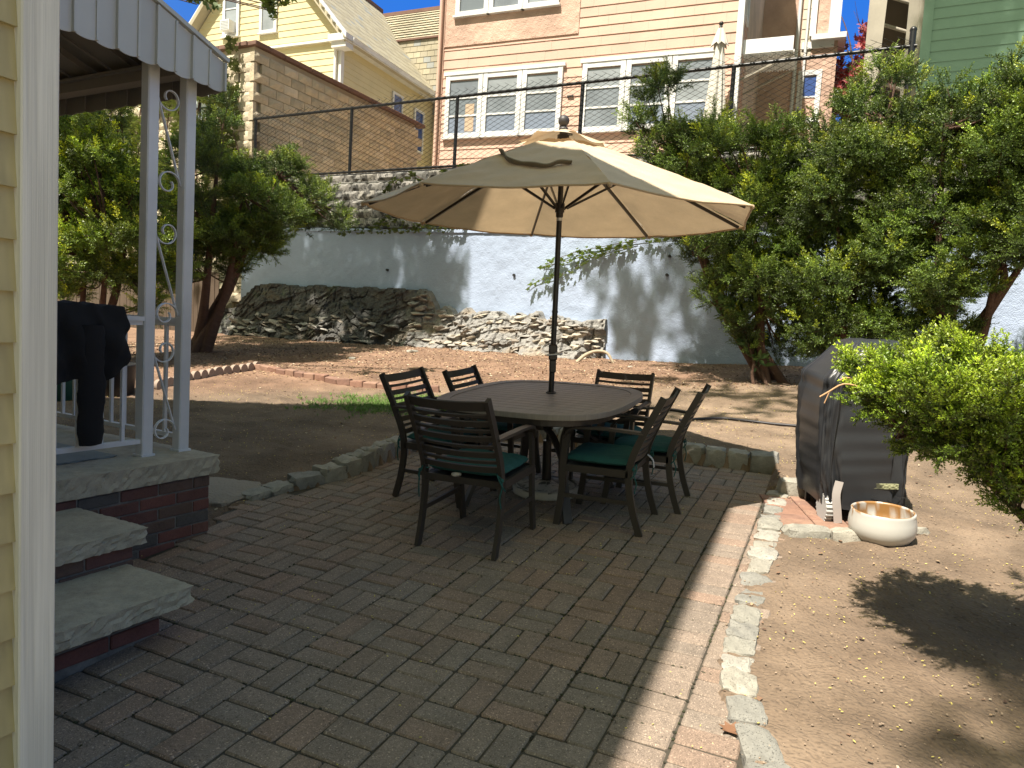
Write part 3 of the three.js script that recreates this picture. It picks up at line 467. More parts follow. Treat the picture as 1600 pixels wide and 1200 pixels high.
// yellow gabled house, and the slate roofed house across its far end
{
  const F = facade(534, 75, 27, 22.7), h = F.place(thing('yellow_house', 'pale yellow clapboard gabled house with white trim and slate roof', 'house')), r = rng(61);
  const A = F.uv(410, -112), E = F.uv(524, 58), yb = 4.2, halfW = -A[0], uL = 2 * A[0], yE = E[1];
  const rake = (y) => { const t = (y - yE) / (A[1] - yE); return A[0] * Math.max(0, t); };             // right edge of the gable at height y
  const D = 6.6, prof = [[0, yb], [0, yE], [A[0], A[1]], [uL, yE], [uL, yb]];
  const sh = new THREE.Shape(prof.map(([a, b]) => new THREE.Vector2(a, b))), body = new THREE.ExtrudeGeometry(sh, { depth: D, bevelEnabled: false }); body.translate(0, 0, -D - .02); mesh('wall', uvm(body), M.yellow, h);
  const ex = 0.235; for (let j = 0; j < 34; j++) { const y = yb + 1.2 + j * ex; if (y > A[1] - .3) break; const r0 = rake(y), r1 = rake(y + ex); mesh('clapboard', prism(LAP(ex, .03), uL - r0, r0, y, 0, uL - r1, r1), M.yellow, h); }
  for (let j = 0; j < 24; j++) { const y = yE - (j + 1) * .205 - .12; if (y < yb) break; mesh('clapboard', prism(LAP(.205, .028), 0, D, y, 0).rotateY(Math.PI / 2), M.yellow, h); }
  const [, beltY] = F.uv(470, 72); mesh('belt_board', prism([[0, 0], [.16, -.02], [.16, .05], [0, .14]], uL, 0.05, beltY, 0), M.white, h);
  mesh('corner_board', merge([mm(-.12, .035, yb, yE, -.12, .05)]), M.white, h);
  mesh('downspout', new THREE.CylinderGeometry(.06, .06, yE - yb, 10).translate(-.16, (yb + yE) / 2, .13), M.white, h);
  // rakes, eave and gutter
  const n = V(0, 0, 1), P = (u, y, z) => V(u, y, z), sl = (A[1] - yE) / halfW, ov = .42;
  const rk = (s) => { const m = (u) => (s > 0 ? u : uL - u); return poly3([P(m(ov), yE - ov * sl * .55, .36), P(m(A[0]), A[1] + .02, .36), P(m(A[0]), A[1] + .34, .36), P(m(ov - .02), yE - ov * sl * .55 + .26, .36)], .12, n); };
  mesh('rake_board', rk(1), M.white, h); mesh('rake_board', rk(-1), M.white, h);
  mesh('eave_return', merge([mm(-.3, ov + .06, yE - .3, yE - .06, -.2, .42), mm(-.2, ov, yE - .5, yE - .3, -.1, .34)]), M.white, h);
  mesh('gutter', prism([[0, 0], [.12, .02], [.15, .16], [.17, .2], [0, .2]], 0, D, yE - .3, ov - .05).rotateY(Math.PI / 2), M.white, h);
  mesh('soffit', mm(0, ov, yE - .3, yE - .24, -D, 0), M.white, h);
  const roof = sub('roof', h);
  const sN = V(sl, 1, 0).normalize(), rb = poly3([P(ov + .06, yE - ov * sl * .55, .4), P(ov + .06, yE - ov * sl * .55, -D - 1.35), P(A[0], A[1] + .3, -D - 1.35), P(A[0], A[1] + .3, .4)], .14, sN); mesh('roof_deck', rb, M.slate[1], roof);
  mesh('roof_deck', poly3([P(uL - ov - .06, yE - ov * sl * .55, .4), P(A[0], A[1] + .3, .4), P(A[0], A[1] + .3, -D - 1.35), P(uL - ov - .06, yE - ov * sl * .55, -D - 1.35)], .14, V(-sl, 1, 0).normalize()), M.slate[1], roof);
  const a0 = V(ov + .06, yE - ov * sl * .55, 0), a1 = V(A[0], A[1] + .3, 0), Ls = a0.distanceTo(a1), rows = Math.round(Ls / .19), tiles = [[], [], [], []];
  for (let j = 0; j < rows; j++) for (let i = 0; i < 46; i++) { const p = a0.clone().lerp(a1, (j + .5) / rows), g = B(.29, .014, .22, 0, 0, 0); g.rotateY(Math.PI / 2); g.rotateX(0); g.applyMatrix4(new THREE.Matrix4().makeRotationZ(Math.atan2(a1.y - a0.y, a1.x - a0.x) + Math.PI)); g.translate(p.x + sN.x * (.008 + .006 * (j % 2)), p.y + sN.y * (.008 + .006 * (j % 2)), .35 - (i + (j % 2) * .5) * .3); const t = r(); tiles[t < .45 ? 0 : t < .85 ? 1 : t < .96 ? 2 : 3].push(g); }
  tiles.forEach((l, i) => { if (l.length) tag(mesh('slates', merge(l), M.slate[i], roof), null, null, null, 'stuff'); });
  mesh('ridge_cap', mm(A[0] - .1, A[0] + .1, A[1] + .26, A[1] + .42, -D - 1.35, .4), M.capBrown, roof);
  // windows
  const wf = (x0, y0, x1, y1, o) => { const [a, b] = F.uv(x0, y0), [c, d] = F.uv(x1, y1); return windowAt(h, a, c, d, b, { f: .12, z: .034, ...o }); };
  const w1 = wf(352, -28, 375, 56, { glass: [M.blind, M.glass] }); wf(410, -40, 434, 50, { glass: [M.blind, M.blind] });
  const [acu, acy] = F.uv(363, 46); const ac = sub('air_conditioner', h); mesh('case', mm(acu - .2, acu + .24, acy - .18, acy + .2, .02, .42), M.white, ac); const fins = []; for (let i = 0; i < 6; i++) fins.push(mm(acu - .17, acu + .2, acy - .15 + i * .055, acy - .13 + i * .055, .42, .428)); mesh('grille', merge(fins), M.galv, ac);
  for (const [x0, y0, x1, y1] of [[612, 142, 628, 176], [646, 168, 661, 236]]) { const [z0, ya] = F.side(x0, y0, 0), [z1] = F.side(x1, y0 + 10, 0), [, yb2] = F.side(x0, y1, 0); windowAtSide(h, .02, z0, z1, yb2, ya); }
  // house across the end
  const zc = -6.6, c0 = F.uv(594, 29, zc - 1.3), c1 = F.uv(700, 20, zc), bl = F.uv(640, 62, zc)[1], g = F.place(thing('slate_house', 'house with tan slate shingled upper wall between yellow and peach houses', 'house'));
  const top = c0[1] + .05, left = c0[0] - 1.5, right = c1[0] + 4;
  mesh('wall', mm(left, right, 4.2, bl, zc - 5, zc - .03), M.yellow, g);
  mesh('upper_roof', poly3([P(left, bl, zc), P(right, bl, zc), P(right, top, zc - 1.3), P(left, top, zc - 1.3)], .2, V(0, .4, 1).normalize()), M.slate[0], g);
  mesh('ridge_cap', mm(left, right, top - .02, top + .14, zc - 1.5, zc - 1.25), M.capBrown, g); mesh('belt_board', mm(left, right, bl - .06, bl + .02, zc - .02, zc + .1), M.capBrown, g);
  let cnt = 0; const rest = [[], [], [], []];
  for (let j = 0; j < 16; j++) for (let i = 0; i < 20; i++) { const w = .36, u = left + .3 + (i + (j % 2) * .5) * w, y = bl - .06 - (j + 1) * .255, k = r() < .12 ? 3 : Math.floor(r() * 3); if (u > right) continue; const m = mesh('slate', prism([[0, 0], [.03, 0], [.012, .27], [0, .27]], u + .006, u + w - .006, y + (r() - .5) * .012, zc), M.slate[k], g); cnt++; }
  for (let j = 0; j < 11; j++) { const t0 = j / 11, pr = []; for (let i = 0; i < 22; i++) { const u = left + (i + (j % 2) * .5) * .42; pr.push(B(.405, .02, .2, u, bl + (top - bl) * (t0 + .05), zc - 1.3 * (t0 + .05) + .012, Math.PI / 2 - Math.atan2(top - bl, 1.3) + .04, 0, 0)); } mesh('slate_course', merge(pr), M.slate[j % 3], g); }
}
// tan block garage with a brown coping, ivy on its front
const GAR = { s: -7.55, L: 7.0, top: 8.0 };
{
  const h = thing('block_garage', 'tan split face block garage with brown coping, its front hung with ivy', 'garage'); wallFrame(h, GAR.s);
  const r = rng(71), bh = 0.235, bl = 0.5, side = [0, 1, 2, 3, 4].map(() => { const g = new THREE.BoxGeometry(bl - .012, bh - .012, .16, 5, 3, 1), p = g.attributes.position; for (let i = 0; i < p.count; i++) if (p.getZ(i) > 0) { const ed = Math.max(Math.abs(p.getX(i)) / (bl / 2 - .006), Math.abs(p.getY(i)) / (bh / 2 - .006)); p.setZ(i, ed > .98 ? .07 : .085 + .035 * r()); } return uvm(toCreasedNormals(mergeVertices(clean(g), 1e-4), .5), r() * 3, r() * 3); });
  mesh('wall', merge([mm(-9, -.1, -.4, GAR.top, -GAR.L + .1, -.1)]), M.tanMortar, h);
  let n = 0; const rest = [];
  for (let j = 0; j < 16; j++) for (let i = 0; i < 14; i++) { const y = GAR.top - .18 - (j + .5) * bh, z = -(i + .5 + (j % 2 ? .5 : 0)) * bl; if (z < -GAR.L) continue; const m = mesh('block', side[Math.floor(r() * 5)], M.tan[Math.floor(r() * 4)], h); m.rotation.y = Math.PI / 2; m.position.set(-.075, y, z); }
  for (let j = 0; j < 26; j++) for (let i = 0; i < 1; i++) { const m = mesh('block', side[j % 5], M.tan[1], h); m.position.set(-.27, GAR.top - .18 - (j + .5) * bh, -.075); m.scale.set(.96, 1, .6); }
  const front = []; for (let j = 0; j < 30; j++) for (let i = 0; i < 16; i++) { const m = side[(i * 7 + j) % 5].clone(); m.translate(-.8 - i * bl + (j % 2 ? .25 : 0), GAR.top - .18 - (j + .5) * bh, -.085); front.push(m); } tag(mesh('front_blocks', merge(front), M.tan[1], h), null, null, null, 'stuff');
  const cap = []; for (let i = 0; i < 15; i++) { const m = mesh('coping_stone', cbox(.3, .11, .485, .012, .004, r), M.capBrown, h); m.position.set(-.12, GAR.top + .055 - .03, -.25 - i * .49); }
  for (let i = 0; i < 18; i++) { const m = mesh('coping_stone', cbox(.485, .11, .3, .012, .004, r), M.capBrown, h); m.position.set(-.5 - i * .49, GAR.top + .025, -.12); }
  for (const [x0, y0, x1, y1] of [[298, 148, 330, 192], [165, 185, 205, 250]]) { const [a, b] = sOf(x0, y0), [c, d] = sOf(x1, y1); const g = sub('window', h), u0 = a - GAR.s, u1 = c - GAR.s; mesh('pane', mm(u0, u1, d, b, -.02, .012), mat(.62, .68, .74, { roughness: .3 }), g); mesh('frame', merge([mm(u0 - .06, u0, d, b, -.02, .05), mm(u1, u1 + .06, d, b, -.02, .05), mm((u0 + u1) / 2 - .02, (u0 + u1) / 2 + .02, d, b, -.02, .04), mm(u0, u1, (b + d) / 2 - .02, (b + d) / 2 + .02, -.02, .035)]), M.dark, g); }
}
// green house on the right
{
  const F = facade(1438, 100, 15.2, 26.7), h = F.place(thing('green_house', 'green clapboard house with weathered eave at the right of the wall', 'house'));
  const yb = 3.2, sill = 5.0, yt = 12, ex = .193, W = 8;
  mesh('wall', mm(0.02, W, sill, yt, -8, -.02), M.green, h);
  mesh('foundation', mm(.05, W, yb, sill, -8, .0), mat(.5, .49, .45, { map: T.blotch, bumpMap: T.plaster, bumpScale: .04 }), h);
  for (let j = 0; j < 34; j++) mesh('clapboard', prism(LAP(ex, .024), .13, W, sill + j * ex, 0), M.green, h);
  mesh('corner_board', mm(-.03, .13, sill, yt, -.14, .045), M.green, h);
  mesh('side_board', mm(-.10, 0.0, sill, yt, -.5, -.15), M.oldWood, h);
  const ov = .95, ey = 7.6; mesh('eave_fascia', poly3([V(-ov, 4.9, -.1), V(-ov, 9.6, -.1), V(-ov + .34, 9.6, -.1), V(-ov + .22, 4.9, -.1)], .1, V(0, 0, 1)), M.oldWood, h);
  mesh('eave_soffit', mm(-ov + .2, -.02, 4.9, 9.6, -3.4, -2.9), mat(.10, .065, .045, { map: T.soft, bumpMap: T.wood, bumpScale: .01 }), h);
  mesh('eave_frame', mm(-.28, -.1, 4.9, 9.6, -.35, -.2), mat(.33, .30, .24, { map: T.soft, bumpMap: T.wood, bumpScale: .01 }), h);
  const rf = []; for (let i = 0; i < 6; i++) rf.push(new THREE.CylinderGeometry(.035, .035, .62, 8).rotateZ(1.15).translate(-.5, 5.6 + i * .55, -.9)); mesh('rafter_tails', merge(rf), M.oldWood, h);
  mesh('roof', mm(-1.2, W + .4, yt, yt + .3, -8.4, .4), M.slate[3], h);
  // the lower courses show between the yews
}
// things on the neighbour's terrace
{
  const F = facade(1122, 100, 15.6, 22), u = thing('closed_umbrella', 'closed cream patio umbrella on the terrace before the peach house', 'umbrella'); F.place(u);
  const y0 = F.uv(1122, 35)[1], y1 = F.uv(1120, 190)[1], r = rng(81);
  mesh('pole', new THREE.CylinderGeometry(.022, .022, y0 - 4.55, 8).translate(0, (y0 + 4.55) / 2, 0), M.white, u);
  mesh('finial', merge([new THREE.SphereGeometry(.048, 12, 8).translate(0, y0 - .03, 0), new THREE.CylinderGeometry(.03, .04, .06, 10).translate(0, y0 - .1, 0)]), M.pole, u);
  const lathe = new THREE.CylinderGeometry(.11, .2, y0 - .14 - y1, 48, 14, true), p = lathe.attributes.position, ht = y0 - .14 - y1;
  for (let i = 0; i < p.count; i++) { const a = Math.atan2(p.getZ(i), p.getX(i)), t = (p.getY(i) + ht / 2) / ht, rr = (.045 + .15 * Math.pow(Math.max(0, 1 - t), .8)) * (1 + .22 * Math.cos(a * 8 + t * 1.2) * (1 - t * .5)) * (1 + .06 * Math.cos(a * 3 + 1)); p.setXYZ(i, Math.cos(a) * rr, p.getY(i), Math.sin(a) * rr); }
  lathe.translate(0, y1 + ht / 2, 0); lathe.computeVertexNormals(); mesh('folded_canopy', uvm(lathe), mat(.74, .70, .62, { map: T.cloth, side: THREE.DoubleSide, roughness: 1 }), u);
  const fl = new THREE.CylinderGeometry(.05, .16, .34, 32, 3, true), q = fl.attributes.position; for (let i = 0; i < q.count; i++) { const a = Math.atan2(q.getZ(i), q.getX(i)), k = 1 + .2 * Math.cos(a * 8); q.setX(i, q.getX(i) * k); q.setZ(i, q.getZ(i) * k); if (q.getY(i) < -.15) q.setY(i, q.getY(i) - .04 * Math.cos(a * 8)); } fl.translate(0, y0 - .3, 0); fl.computeVertexNormals(); mesh('vent_flap', uvm(fl), mat(.70, .66, .58, { map: T.cloth, side: THREE.DoubleSide, roughness: 1 }), u);
  const c = thing('terrace_chair', 'thin metal chair back on the terrace behind the fence', 'chair'), G = facade(1015, 220, 14.6, 22); G.place(c);
  const a = G.uv(998, 203), b = G.uv(1029, 194), lo = G.uv(1002, 238), w = b[0] - a[0];
  mesh('frame', merge([tube([V(a[0] + .02, 4.55, 0), V(a[0], lo[1], 0), V(a[0], a[1] - .03, -.12), V(a[0] + .04, a[1], -.13), V(b[0] - .03, b[1], -.13), V(b[0], b[1] - .04, -.12), V(b[0], lo[1], 0), V(b[0], 4.55, 0)], .012, 6), tube([V(a[0], a[1] - .1, -.1), V(b[0], b[1] - .1, -.1)], .008, 6)]), M.blackMetal, c);
  mesh('seat', B(w, .02, .42, a[0] + w / 2, lo[1] - .25, .22), M.bronze, c);
  mesh('leg', tube([V(a[0], lo[1] - .25, .42), V(a[0], 4.55, .44)], .012, 6), M.blackMetal, c); mesh('leg', tube([V(b[0], lo[1] - .25, .42), V(b[0], 4.55, .44)], .012, 6), M.blackMetal, c);
  mesh('backrest', B(w - .03, .34, .006, a[0] + w / 2, (a[1] + lo[1]) / 2 - .02, -.06, .3), mat(.42, .33, .28, { transparent: false }), c);
}

// ---------------------------------------------------------------- own house and porch (level, unlike the paving)
const PRO = pw(-1.690, 0.45, -3.90), PRA = 27 * D2R, PU = V(Math.cos(PRA), 0, Math.sin(PRA)), PN = V(-Math.sin(PRA), 0, Math.cos(PRA)), SY = PRO.y;
const porchFrame = (o) => { o.position.set(PRO.x, 0, PRO.z); o.rotation.y = -PRA; return o; };
{
  const h = thing('yellow_siding_house', 'yellow clapboard house wall with white corner board at left edge', 'house'); porchFrame(h);
  const x = 1.757, z0 = 1.894, L = 11, r = rng(91), yT = 6.45;
  mesh('wall', mm(-7, x, .45, yT, z0 + .03, L), M.ownSiding, h);
  mesh('foundation', mm(-7, x - .05, -.6, .45, z0 + .1, L), M.mortar, h);
  for (let j = 0; j < 27; j++) { const y = .46 + j * .1005, g = prism([[0, 0], [.017, 0], [.004, .112], [0, .112]], -6, -z0 - .07, y, 0).rotateY(Math.PI / 2).translate(x, 0, 0); mesh('clapboard', uvm(g, r() * 3, r() * 3), M.ownSiding, h); }
  mesh('upper_clapboards', merge([...Array(34)].map((_, j) => prism([[0, 0], [.017, 0], [.004, .112], [0, .112]], -L, -z0 - .07, 3.18 + j * .1005, 0).rotateY(Math.PI / 2).translate(x, 0, 0))), M.ownSiding, h);
  mesh('corner_board', uvm(cbox(.03, yT - .42, .072, .003).translate(x + .015, (yT + .42) / 2, z0 + .036), 0, 0), M.ownTrim, h);
  const ex = 1.77, exN = 1.77 + .052 * 9, rx = -1.75, ey = 6.6, ry = ey + 3.5, zE = 1.72, lx = 2 * rx - ex;
  mesh('gable', poly3([V(x, yT, z0 + .05), V(rx, ry - .3, z0 + .05), V(-6.8, yT, z0 + .05)], .1, V(0, 0, -1)), M.ownSiding, h);
  mesh('roof', merge([poly3([V(ex, ey, zE), V(rx, ry, zE), V(rx, ry, L), V(exN, ey, L)], .16, V(.7, .7, 0)), poly3([V(lx, ey, zE), V(lx, ey, L), V(rx, ry, L), V(rx, ry, zE)], .16, V(-.7, .7, 0))]), M.slate[3], h);
}
{
  const p = thing('brick_porch', 'brick porch with flagstone slab and two flagstone steps at left', 'porch'); porchFrame(p);
  const r = rng(101), yb = -.1;
  mesh('brick_core', merge([mm(-2.6, -.027, yb, SY - .104, .004, 1.88), mm(-.02, .462, yb, SY - .22, .804, 1.88), mm(.3, .782, yb, SY - .374, .904, 1.88)]), M.mortar, p);
  const bw = .215, bhh = .0665, gv = [0, 1, 2, 3].map(() => cbox(.08, bhh - .009, bw - .009, .004, .0015, r)), lay = (x, z0, z1, y0, rows) => { for (let j = 0; j < rows; j++) { let z = z0 - (j % 2 ? bw / 2 : 0); while (z < z1) { const a = Math.max(z, z0), b = Math.min(z + bw, z1); if (b - a > .03) { const m = mesh('brick', gv[Math.floor(r() * 4)], M.brick[r() < .2 ? 2 : r() < .3 ? 3 : Math.floor(r() * 2) * (r() < .8 ? 1 : 4)], p); m.scale.z = (b - a) / bw; m.position.set(x - .03 + r() * .002, y0 + (j + .5) * bhh, (a + b) / 2); } z += bw; } } };
  lay(-.03, .0, 1.7, SY - .11 - 6 * bhh - .0, 6); lay(.46, .80, 1.88, SY - .22 - 3 * bhh, 3); lay(.78, .9, 1.88, SY - .37 - 2 * bhh, 2);
  const slab = (x0, x1, y, t, z0, z1, seed) => { const g = new THREE.BoxGeometry(x1 - x0, t, z1 - z0, Math.round((x1 - x0) / .02), 5, Math.round((z1 - z0) / .02)), q = g.attributes.position, hx = (x1 - x0) / 2, hz = (z1 - z0) / 2; for (let i = 0; i < q.count; i++) { let X = q.getX(i), Y = q.getY(i), Z = q.getZ(i); const e = Math.max(Math.abs(X) / hx, Math.abs(Z) / hz), wx = X > hx - 1e-4, wz = Z < -hz + 1e-4, n = .5 * fbm2(X * 9 + seed, Z * 9, 3) + .6 * n3(X * 26, Y * 34, Z * 26 + seed) + .3 * n3(X * 70, Y * 70, Z * 70), k = Y > t / 2 - 1e-4 ? .35 : 1; if (wx) X += (n - .25) * .015 * k; if (wz) Z -= (n - .25) * .015 * k; if (Math.abs(X) < hx - .03 && Math.abs(Z) < hz - .03) Y += n * .003; else if (Y > 0 && (wx || wz)) Y -= .006 * Math.abs(n); q.setXYZ(i, X, Y, Z); } g.translate((x0 + x1) / 2, y - t / 2, (z0 + z1) / 2); return uvm(toCreasedNormals(mergeVertices(clean(g), 1e-4), .6), seed, seed); };
  mesh('porch_slab', slab(-.62, .0, SY, .105, -.05, 1.88, 1.3), M.bluestone, p);
  mesh('porch_slab', slab(-2.6, -.628, SY - .002, .1, -.05, .62, 5.1), M.bluestone, p); mesh('porch_slab', slab(-2.6, -.628, SY - .002, .1, .63, 1.88, 7.7), mat(.25, .30, .31, { map: T.granite }), p);
  mesh('step_tread', slab(-.03, .5, SY - .15, .07, .75, 1.88, 2.2), M.bluestone, p); mesh('step_tread', slab(.42, .9, SY - .30, .075, .83, 1.88, 3.1), M.bluestone, p);
  const mt = thing('door_mat', 'flat blue grey mat on the porch slab beneath the white railing', 'mat'); porchFrame(mt); mesh('mat_body', slab(-.98, -.31, SY + .010, .01, .36, .98, 9), mat(.30, .34, .32, { map: T.cloth }), mt);
}
{
  const w = thing('porch_post', 'white metal porch posts joined by scrolled ironwork at the porch corner', 'porch post'); porchFrame(w);
  const X = -.25, za = .25, zb = .02, t = .066, yt = 2.745, side = V(1, 0, 0);
  for (const z of [za, zb]) { mesh('post', cbox(t, yt - SY, t, .006).translate(X, (yt + SY) / 2, z), M.whiteMetal, w); mesh('base_plate', mm(X - .04, X + .04, SY, SY + .012, z - .04, z + .04), M.whiteMetal, w); }
  // S shaped scrolls, each curled at both ends
  const zc = (za + zb) / 2, hw = (za - zb) / 2 - t / 2 - .004, scroll = (yc, hgt, flip) => {
    const pts = [], f = flip ? -1 : 1, R0 = hw * .98; 
    for (let i = 0; i <= 26; i++) { const a = i / 26, th = (1 - a) * 2.2 * Math.PI, rr = R0 * (.30 + .70 * a); pts.push([Math.sin(th + Math.PI / 2) * rr, hgt / 2 - R0 + Math.cos(th + Math.PI / 2) * rr]); }
    const up = pts.map(([a, b]) => [a, b]); const dn = pts.slice().reverse().map(([a, b]) => [-a, -b]);
    return [...up, ...dn].map(([a, b]) => V(X, yc + b, zc + f * a)); };
  for (const [yc, f] of [[.985, 1], [1.64, 1], [2.36, 1]]) mesh('scroll', bar(scroll(yc, .61, f < 0), .016, .006, side, 150), M.whiteMetal, w);
}
{
  const rl = thing('porch_railing', 'white metal porch railing with slim balusters on the slab', 'railing'); porchFrame(rl);
  const top = 1.385, low = .715, X = -.25;
  mesh('top_rail', merge([mm(X - .03, X + .03, top - .012, top + .012, .28, .84), mm(X - .018, X + .018, top - .035, top - .012, .28, .84)]), M.whiteMetal, rl); mesh('bottom_rail', mm(X - .016, X + .016, low - .012, low + .012, .28, .84), M.whiteMetal, rl);
  mesh('top_rail', merge([mm(-2.5, X - .03, top - .012, top + .012, -.01, .05), mm(-2.5, X - .03, top - .035, top - .012, .002, .038)]), M.whiteMetal, rl); mesh('bottom_rail', mm(-2.5, X - .03, low - .012, low + .012, .004, .036), M.whiteMetal, rl);
  for (let i = 0; i < 5; i++) mesh('baluster', mm(X - .009, X + .009, low, top - .02, .37 + i * .118, .388 + i * .118), M.whiteMetal, rl);
  for (let i = 0; i < 17; i++) mesh('baluster', mm(-.40 - i * .125, -.382 - i * .125, low, top - .02, .011, .029), M.whiteMetal, rl);
  mesh('end_post', mm(X - .02, X + .02, SY, top, .84, .88), M.whiteMetal, rl);
}
{
  const a = thing('metal_awning', 'off white ribbed metal awning with scalloped edge over the porch', 'awning'); porchFrame(a);
  const xs = -.12, xb = -2.7, zE = -.10, zW = 1.88, yE = 2.845, sl = .33, top = (z) => yE + sl * (z - zE), low = 2.685, pw2 = .105;
  // side panels, overlapping pans with a raised seam
  for (let i = 0; zE + i * pw2 < zW; i++) { const z0 = zE + i * pw2, z1 = z0 + pw2, out = i % 2 ? .012 : 0, n = 8, pts = [];
    for (let k = 0; k <= n; k++) { const z = z0 + (z1 - z0) * k / n; pts.push([z, low - .009 * Math.sin(Math.PI * k / n) + (k === 0 || k === n ? .004 : 0)]); }
    const sh = new THREE.Shape([...pts.map(([z, y]) => new THREE.Vector2(z, y)), new THREE.Vector2(z1, top(z1)), new THREE.Vector2(z0, top(z0))]);
    const g = new THREE.ExtrudeGeometry(sh, { depth: .006, bevelEnabled: false }); g.rotateY(-Math.PI / 2); g.translate(xs + .006 + out, 0, 0); mesh('awning_panel', uvm(g, i * .7), M.awning, a);
    mesh('seam', mm(xs + .004, xs + .026, low + .002, top(z0) - .005, z0 - .006, z0 + .006), M.awning, a); }
  const edge = [V(xs + .014, top(zE) + .012, zE - .02), V(xs + .014, top(zW) + .012, zW)]; mesh('edge_trim', bar(edge, .03, .022, V(1, 0, 0), 1), M.awning, a);
  // roof pans from below, seams running down the slope
  const w = .2; for (let i = 0; xs - i * w > xb; i++) { const x1 = xs - i * w, x0 = x1 - w, g = poly3([V(x0, top(zE) - (i % 2) * .03, zE), V(x1, top(zE) - (i % 2) * .03, zE), V(x1, top(zW) - (i % 2) * .03, zW), V(x0, top(zW) - (i % 2) * .03, zW)], .006, V(0, 1, -.3).normalize()); mesh('roof_pan', g, M.awningUnder, a); mesh('roof_seam', bar([V(x1 - .014, top(zE) - .02, zE), V(x1, top(zW) - .02, zW)], .02, .05, V(1, 0, 0), 1), M.awningUnder, a); }
  for (let i = 0; xs - i * pw2 > xb; i++) { const x1 = xs - i * pw2, x0 = x1 - pw2, sh = new THREE.Shape(); sh.moveTo(x0 - .012, top(zE)); sh.lineTo(x1, top(zE)); for (let k = 0; k <= 8; k++) sh.lineTo(x1 - (pw2 + .012) * k / 8, low - .009 * Math.sin(Math.PI * k / 8)); const g = new THREE.ExtrudeGeometry(sh, { depth: .006, bevelEnabled: false }); g.translate(0, 0, zE - (i % 2) * .012); mesh('end_valance_panel', uvm(g), M.awningUnder, a); }
  mesh('end_beam', merge([mm(xb, xs - .03, 2.745, 2.80, -.02, .06), mm(xb, xs - .03, 2.80, 2.815, -.05, .09)]), M.awningUnder, a);
  mesh('front_beam', mm(xs - .16, xs - .10, 2.745, 2.80, .06, 1.86), M.awningUnder, a);
}
// a sweater over the rail
{
  const s = thing('black_sweater', 'black sweater slung over the white porch rail, one sleeve hanging', 'sweater'); porchFrame(s);
  const X = -.25, top = 1.40, nu = 44, nv = 46, pos = [], idx = [], hang = (u) => .37 - .09 * ss(.8, 1, u) + .012 * Math.sin(u * 7), z0 = .40, z1 = .98;
  for (let layer = 0; layer < 2; layer++) for (let j = 0; j <= nv; j++) for (let i = 0; i <= nu; i++) {
    const u = i / nu, v = j / nv, th = layer ? -.014 : .014, fold = .020 * Math.sin(u * 22 + 2 * Math.sin(v * 3)) * ss(0, .3, Math.abs(v - .45)) + .018 * n2(u * 5, v * 4 + 3), hF = hang(u), hB = .26;
    let y, x; const t = v - .42; if (t > 0) { const d = t / .58; y = top + .03 - hF * d; x = X + .045 + .05 * Math.sin(d * 2.6) * .6; } else { const d = -t / .42; y = top + .03 - hB * d; x = X - .045 - .02 * d; }
    const cap = Math.exp(-Math.pow(t / .1, 2)); y += .012 * cap + th * cap; x += (fold + th) * (t > 0 ? 1 : -1) * (1 - cap) + .0;
    pos.push(x, y + .01 * n2(u * 6, 7), z0 + (z1 - z0) * (1 - u) - .05 * (1 - u) * 0 + .015 * n2(v * 4, u * 3));
    if (i && j) { const a = layer * (nu + 1) * (nv + 1) + j * (nu + 1) + i, b = a - 1, c = a - nu - 1, d = c - 1; layer ? idx.push(a, d, b, a, c, d) : idx.push(a, b, d, a, d, c); } }
  const g = new THREE.BufferGeometry(); g.setAttribute('position', new THREE.Float32BufferAttribute(pos, 3)); g.setIndex(idx); g.computeVertexNormals(); mesh('body', uvm(g), M.sweater, s);
  const sl = tube([V(X + .07, 1.34, .60), V(X + .085, 1.18, .60), V(X + .08, 1.0, .595), V(X + .075, .85, .60), V(X + .075, .745, .595)], (t) => .062 + .004 * Math.sin(t * 14) + .006 * t - .018 * ss(.85, 1, t), 14, 30), p = sl.attributes.position; for (let i = 0; i < p.count; i++) { p.setX(i, X + .08 + (p.getX(i) - X - .08) * .6); p.setZ(i, p.getZ(i) + .006 * n2(p.getY(i) * 14, p.getX(i) * 30)); } sl.computeVertexNormals();
  mesh('sleeve', uvm(merge([sl, new THREE.SphereGeometry(.045, 12, 8).scale(.6, .25, 1).translate(X + .075, .748, .595)])), M.sweater, s);
}

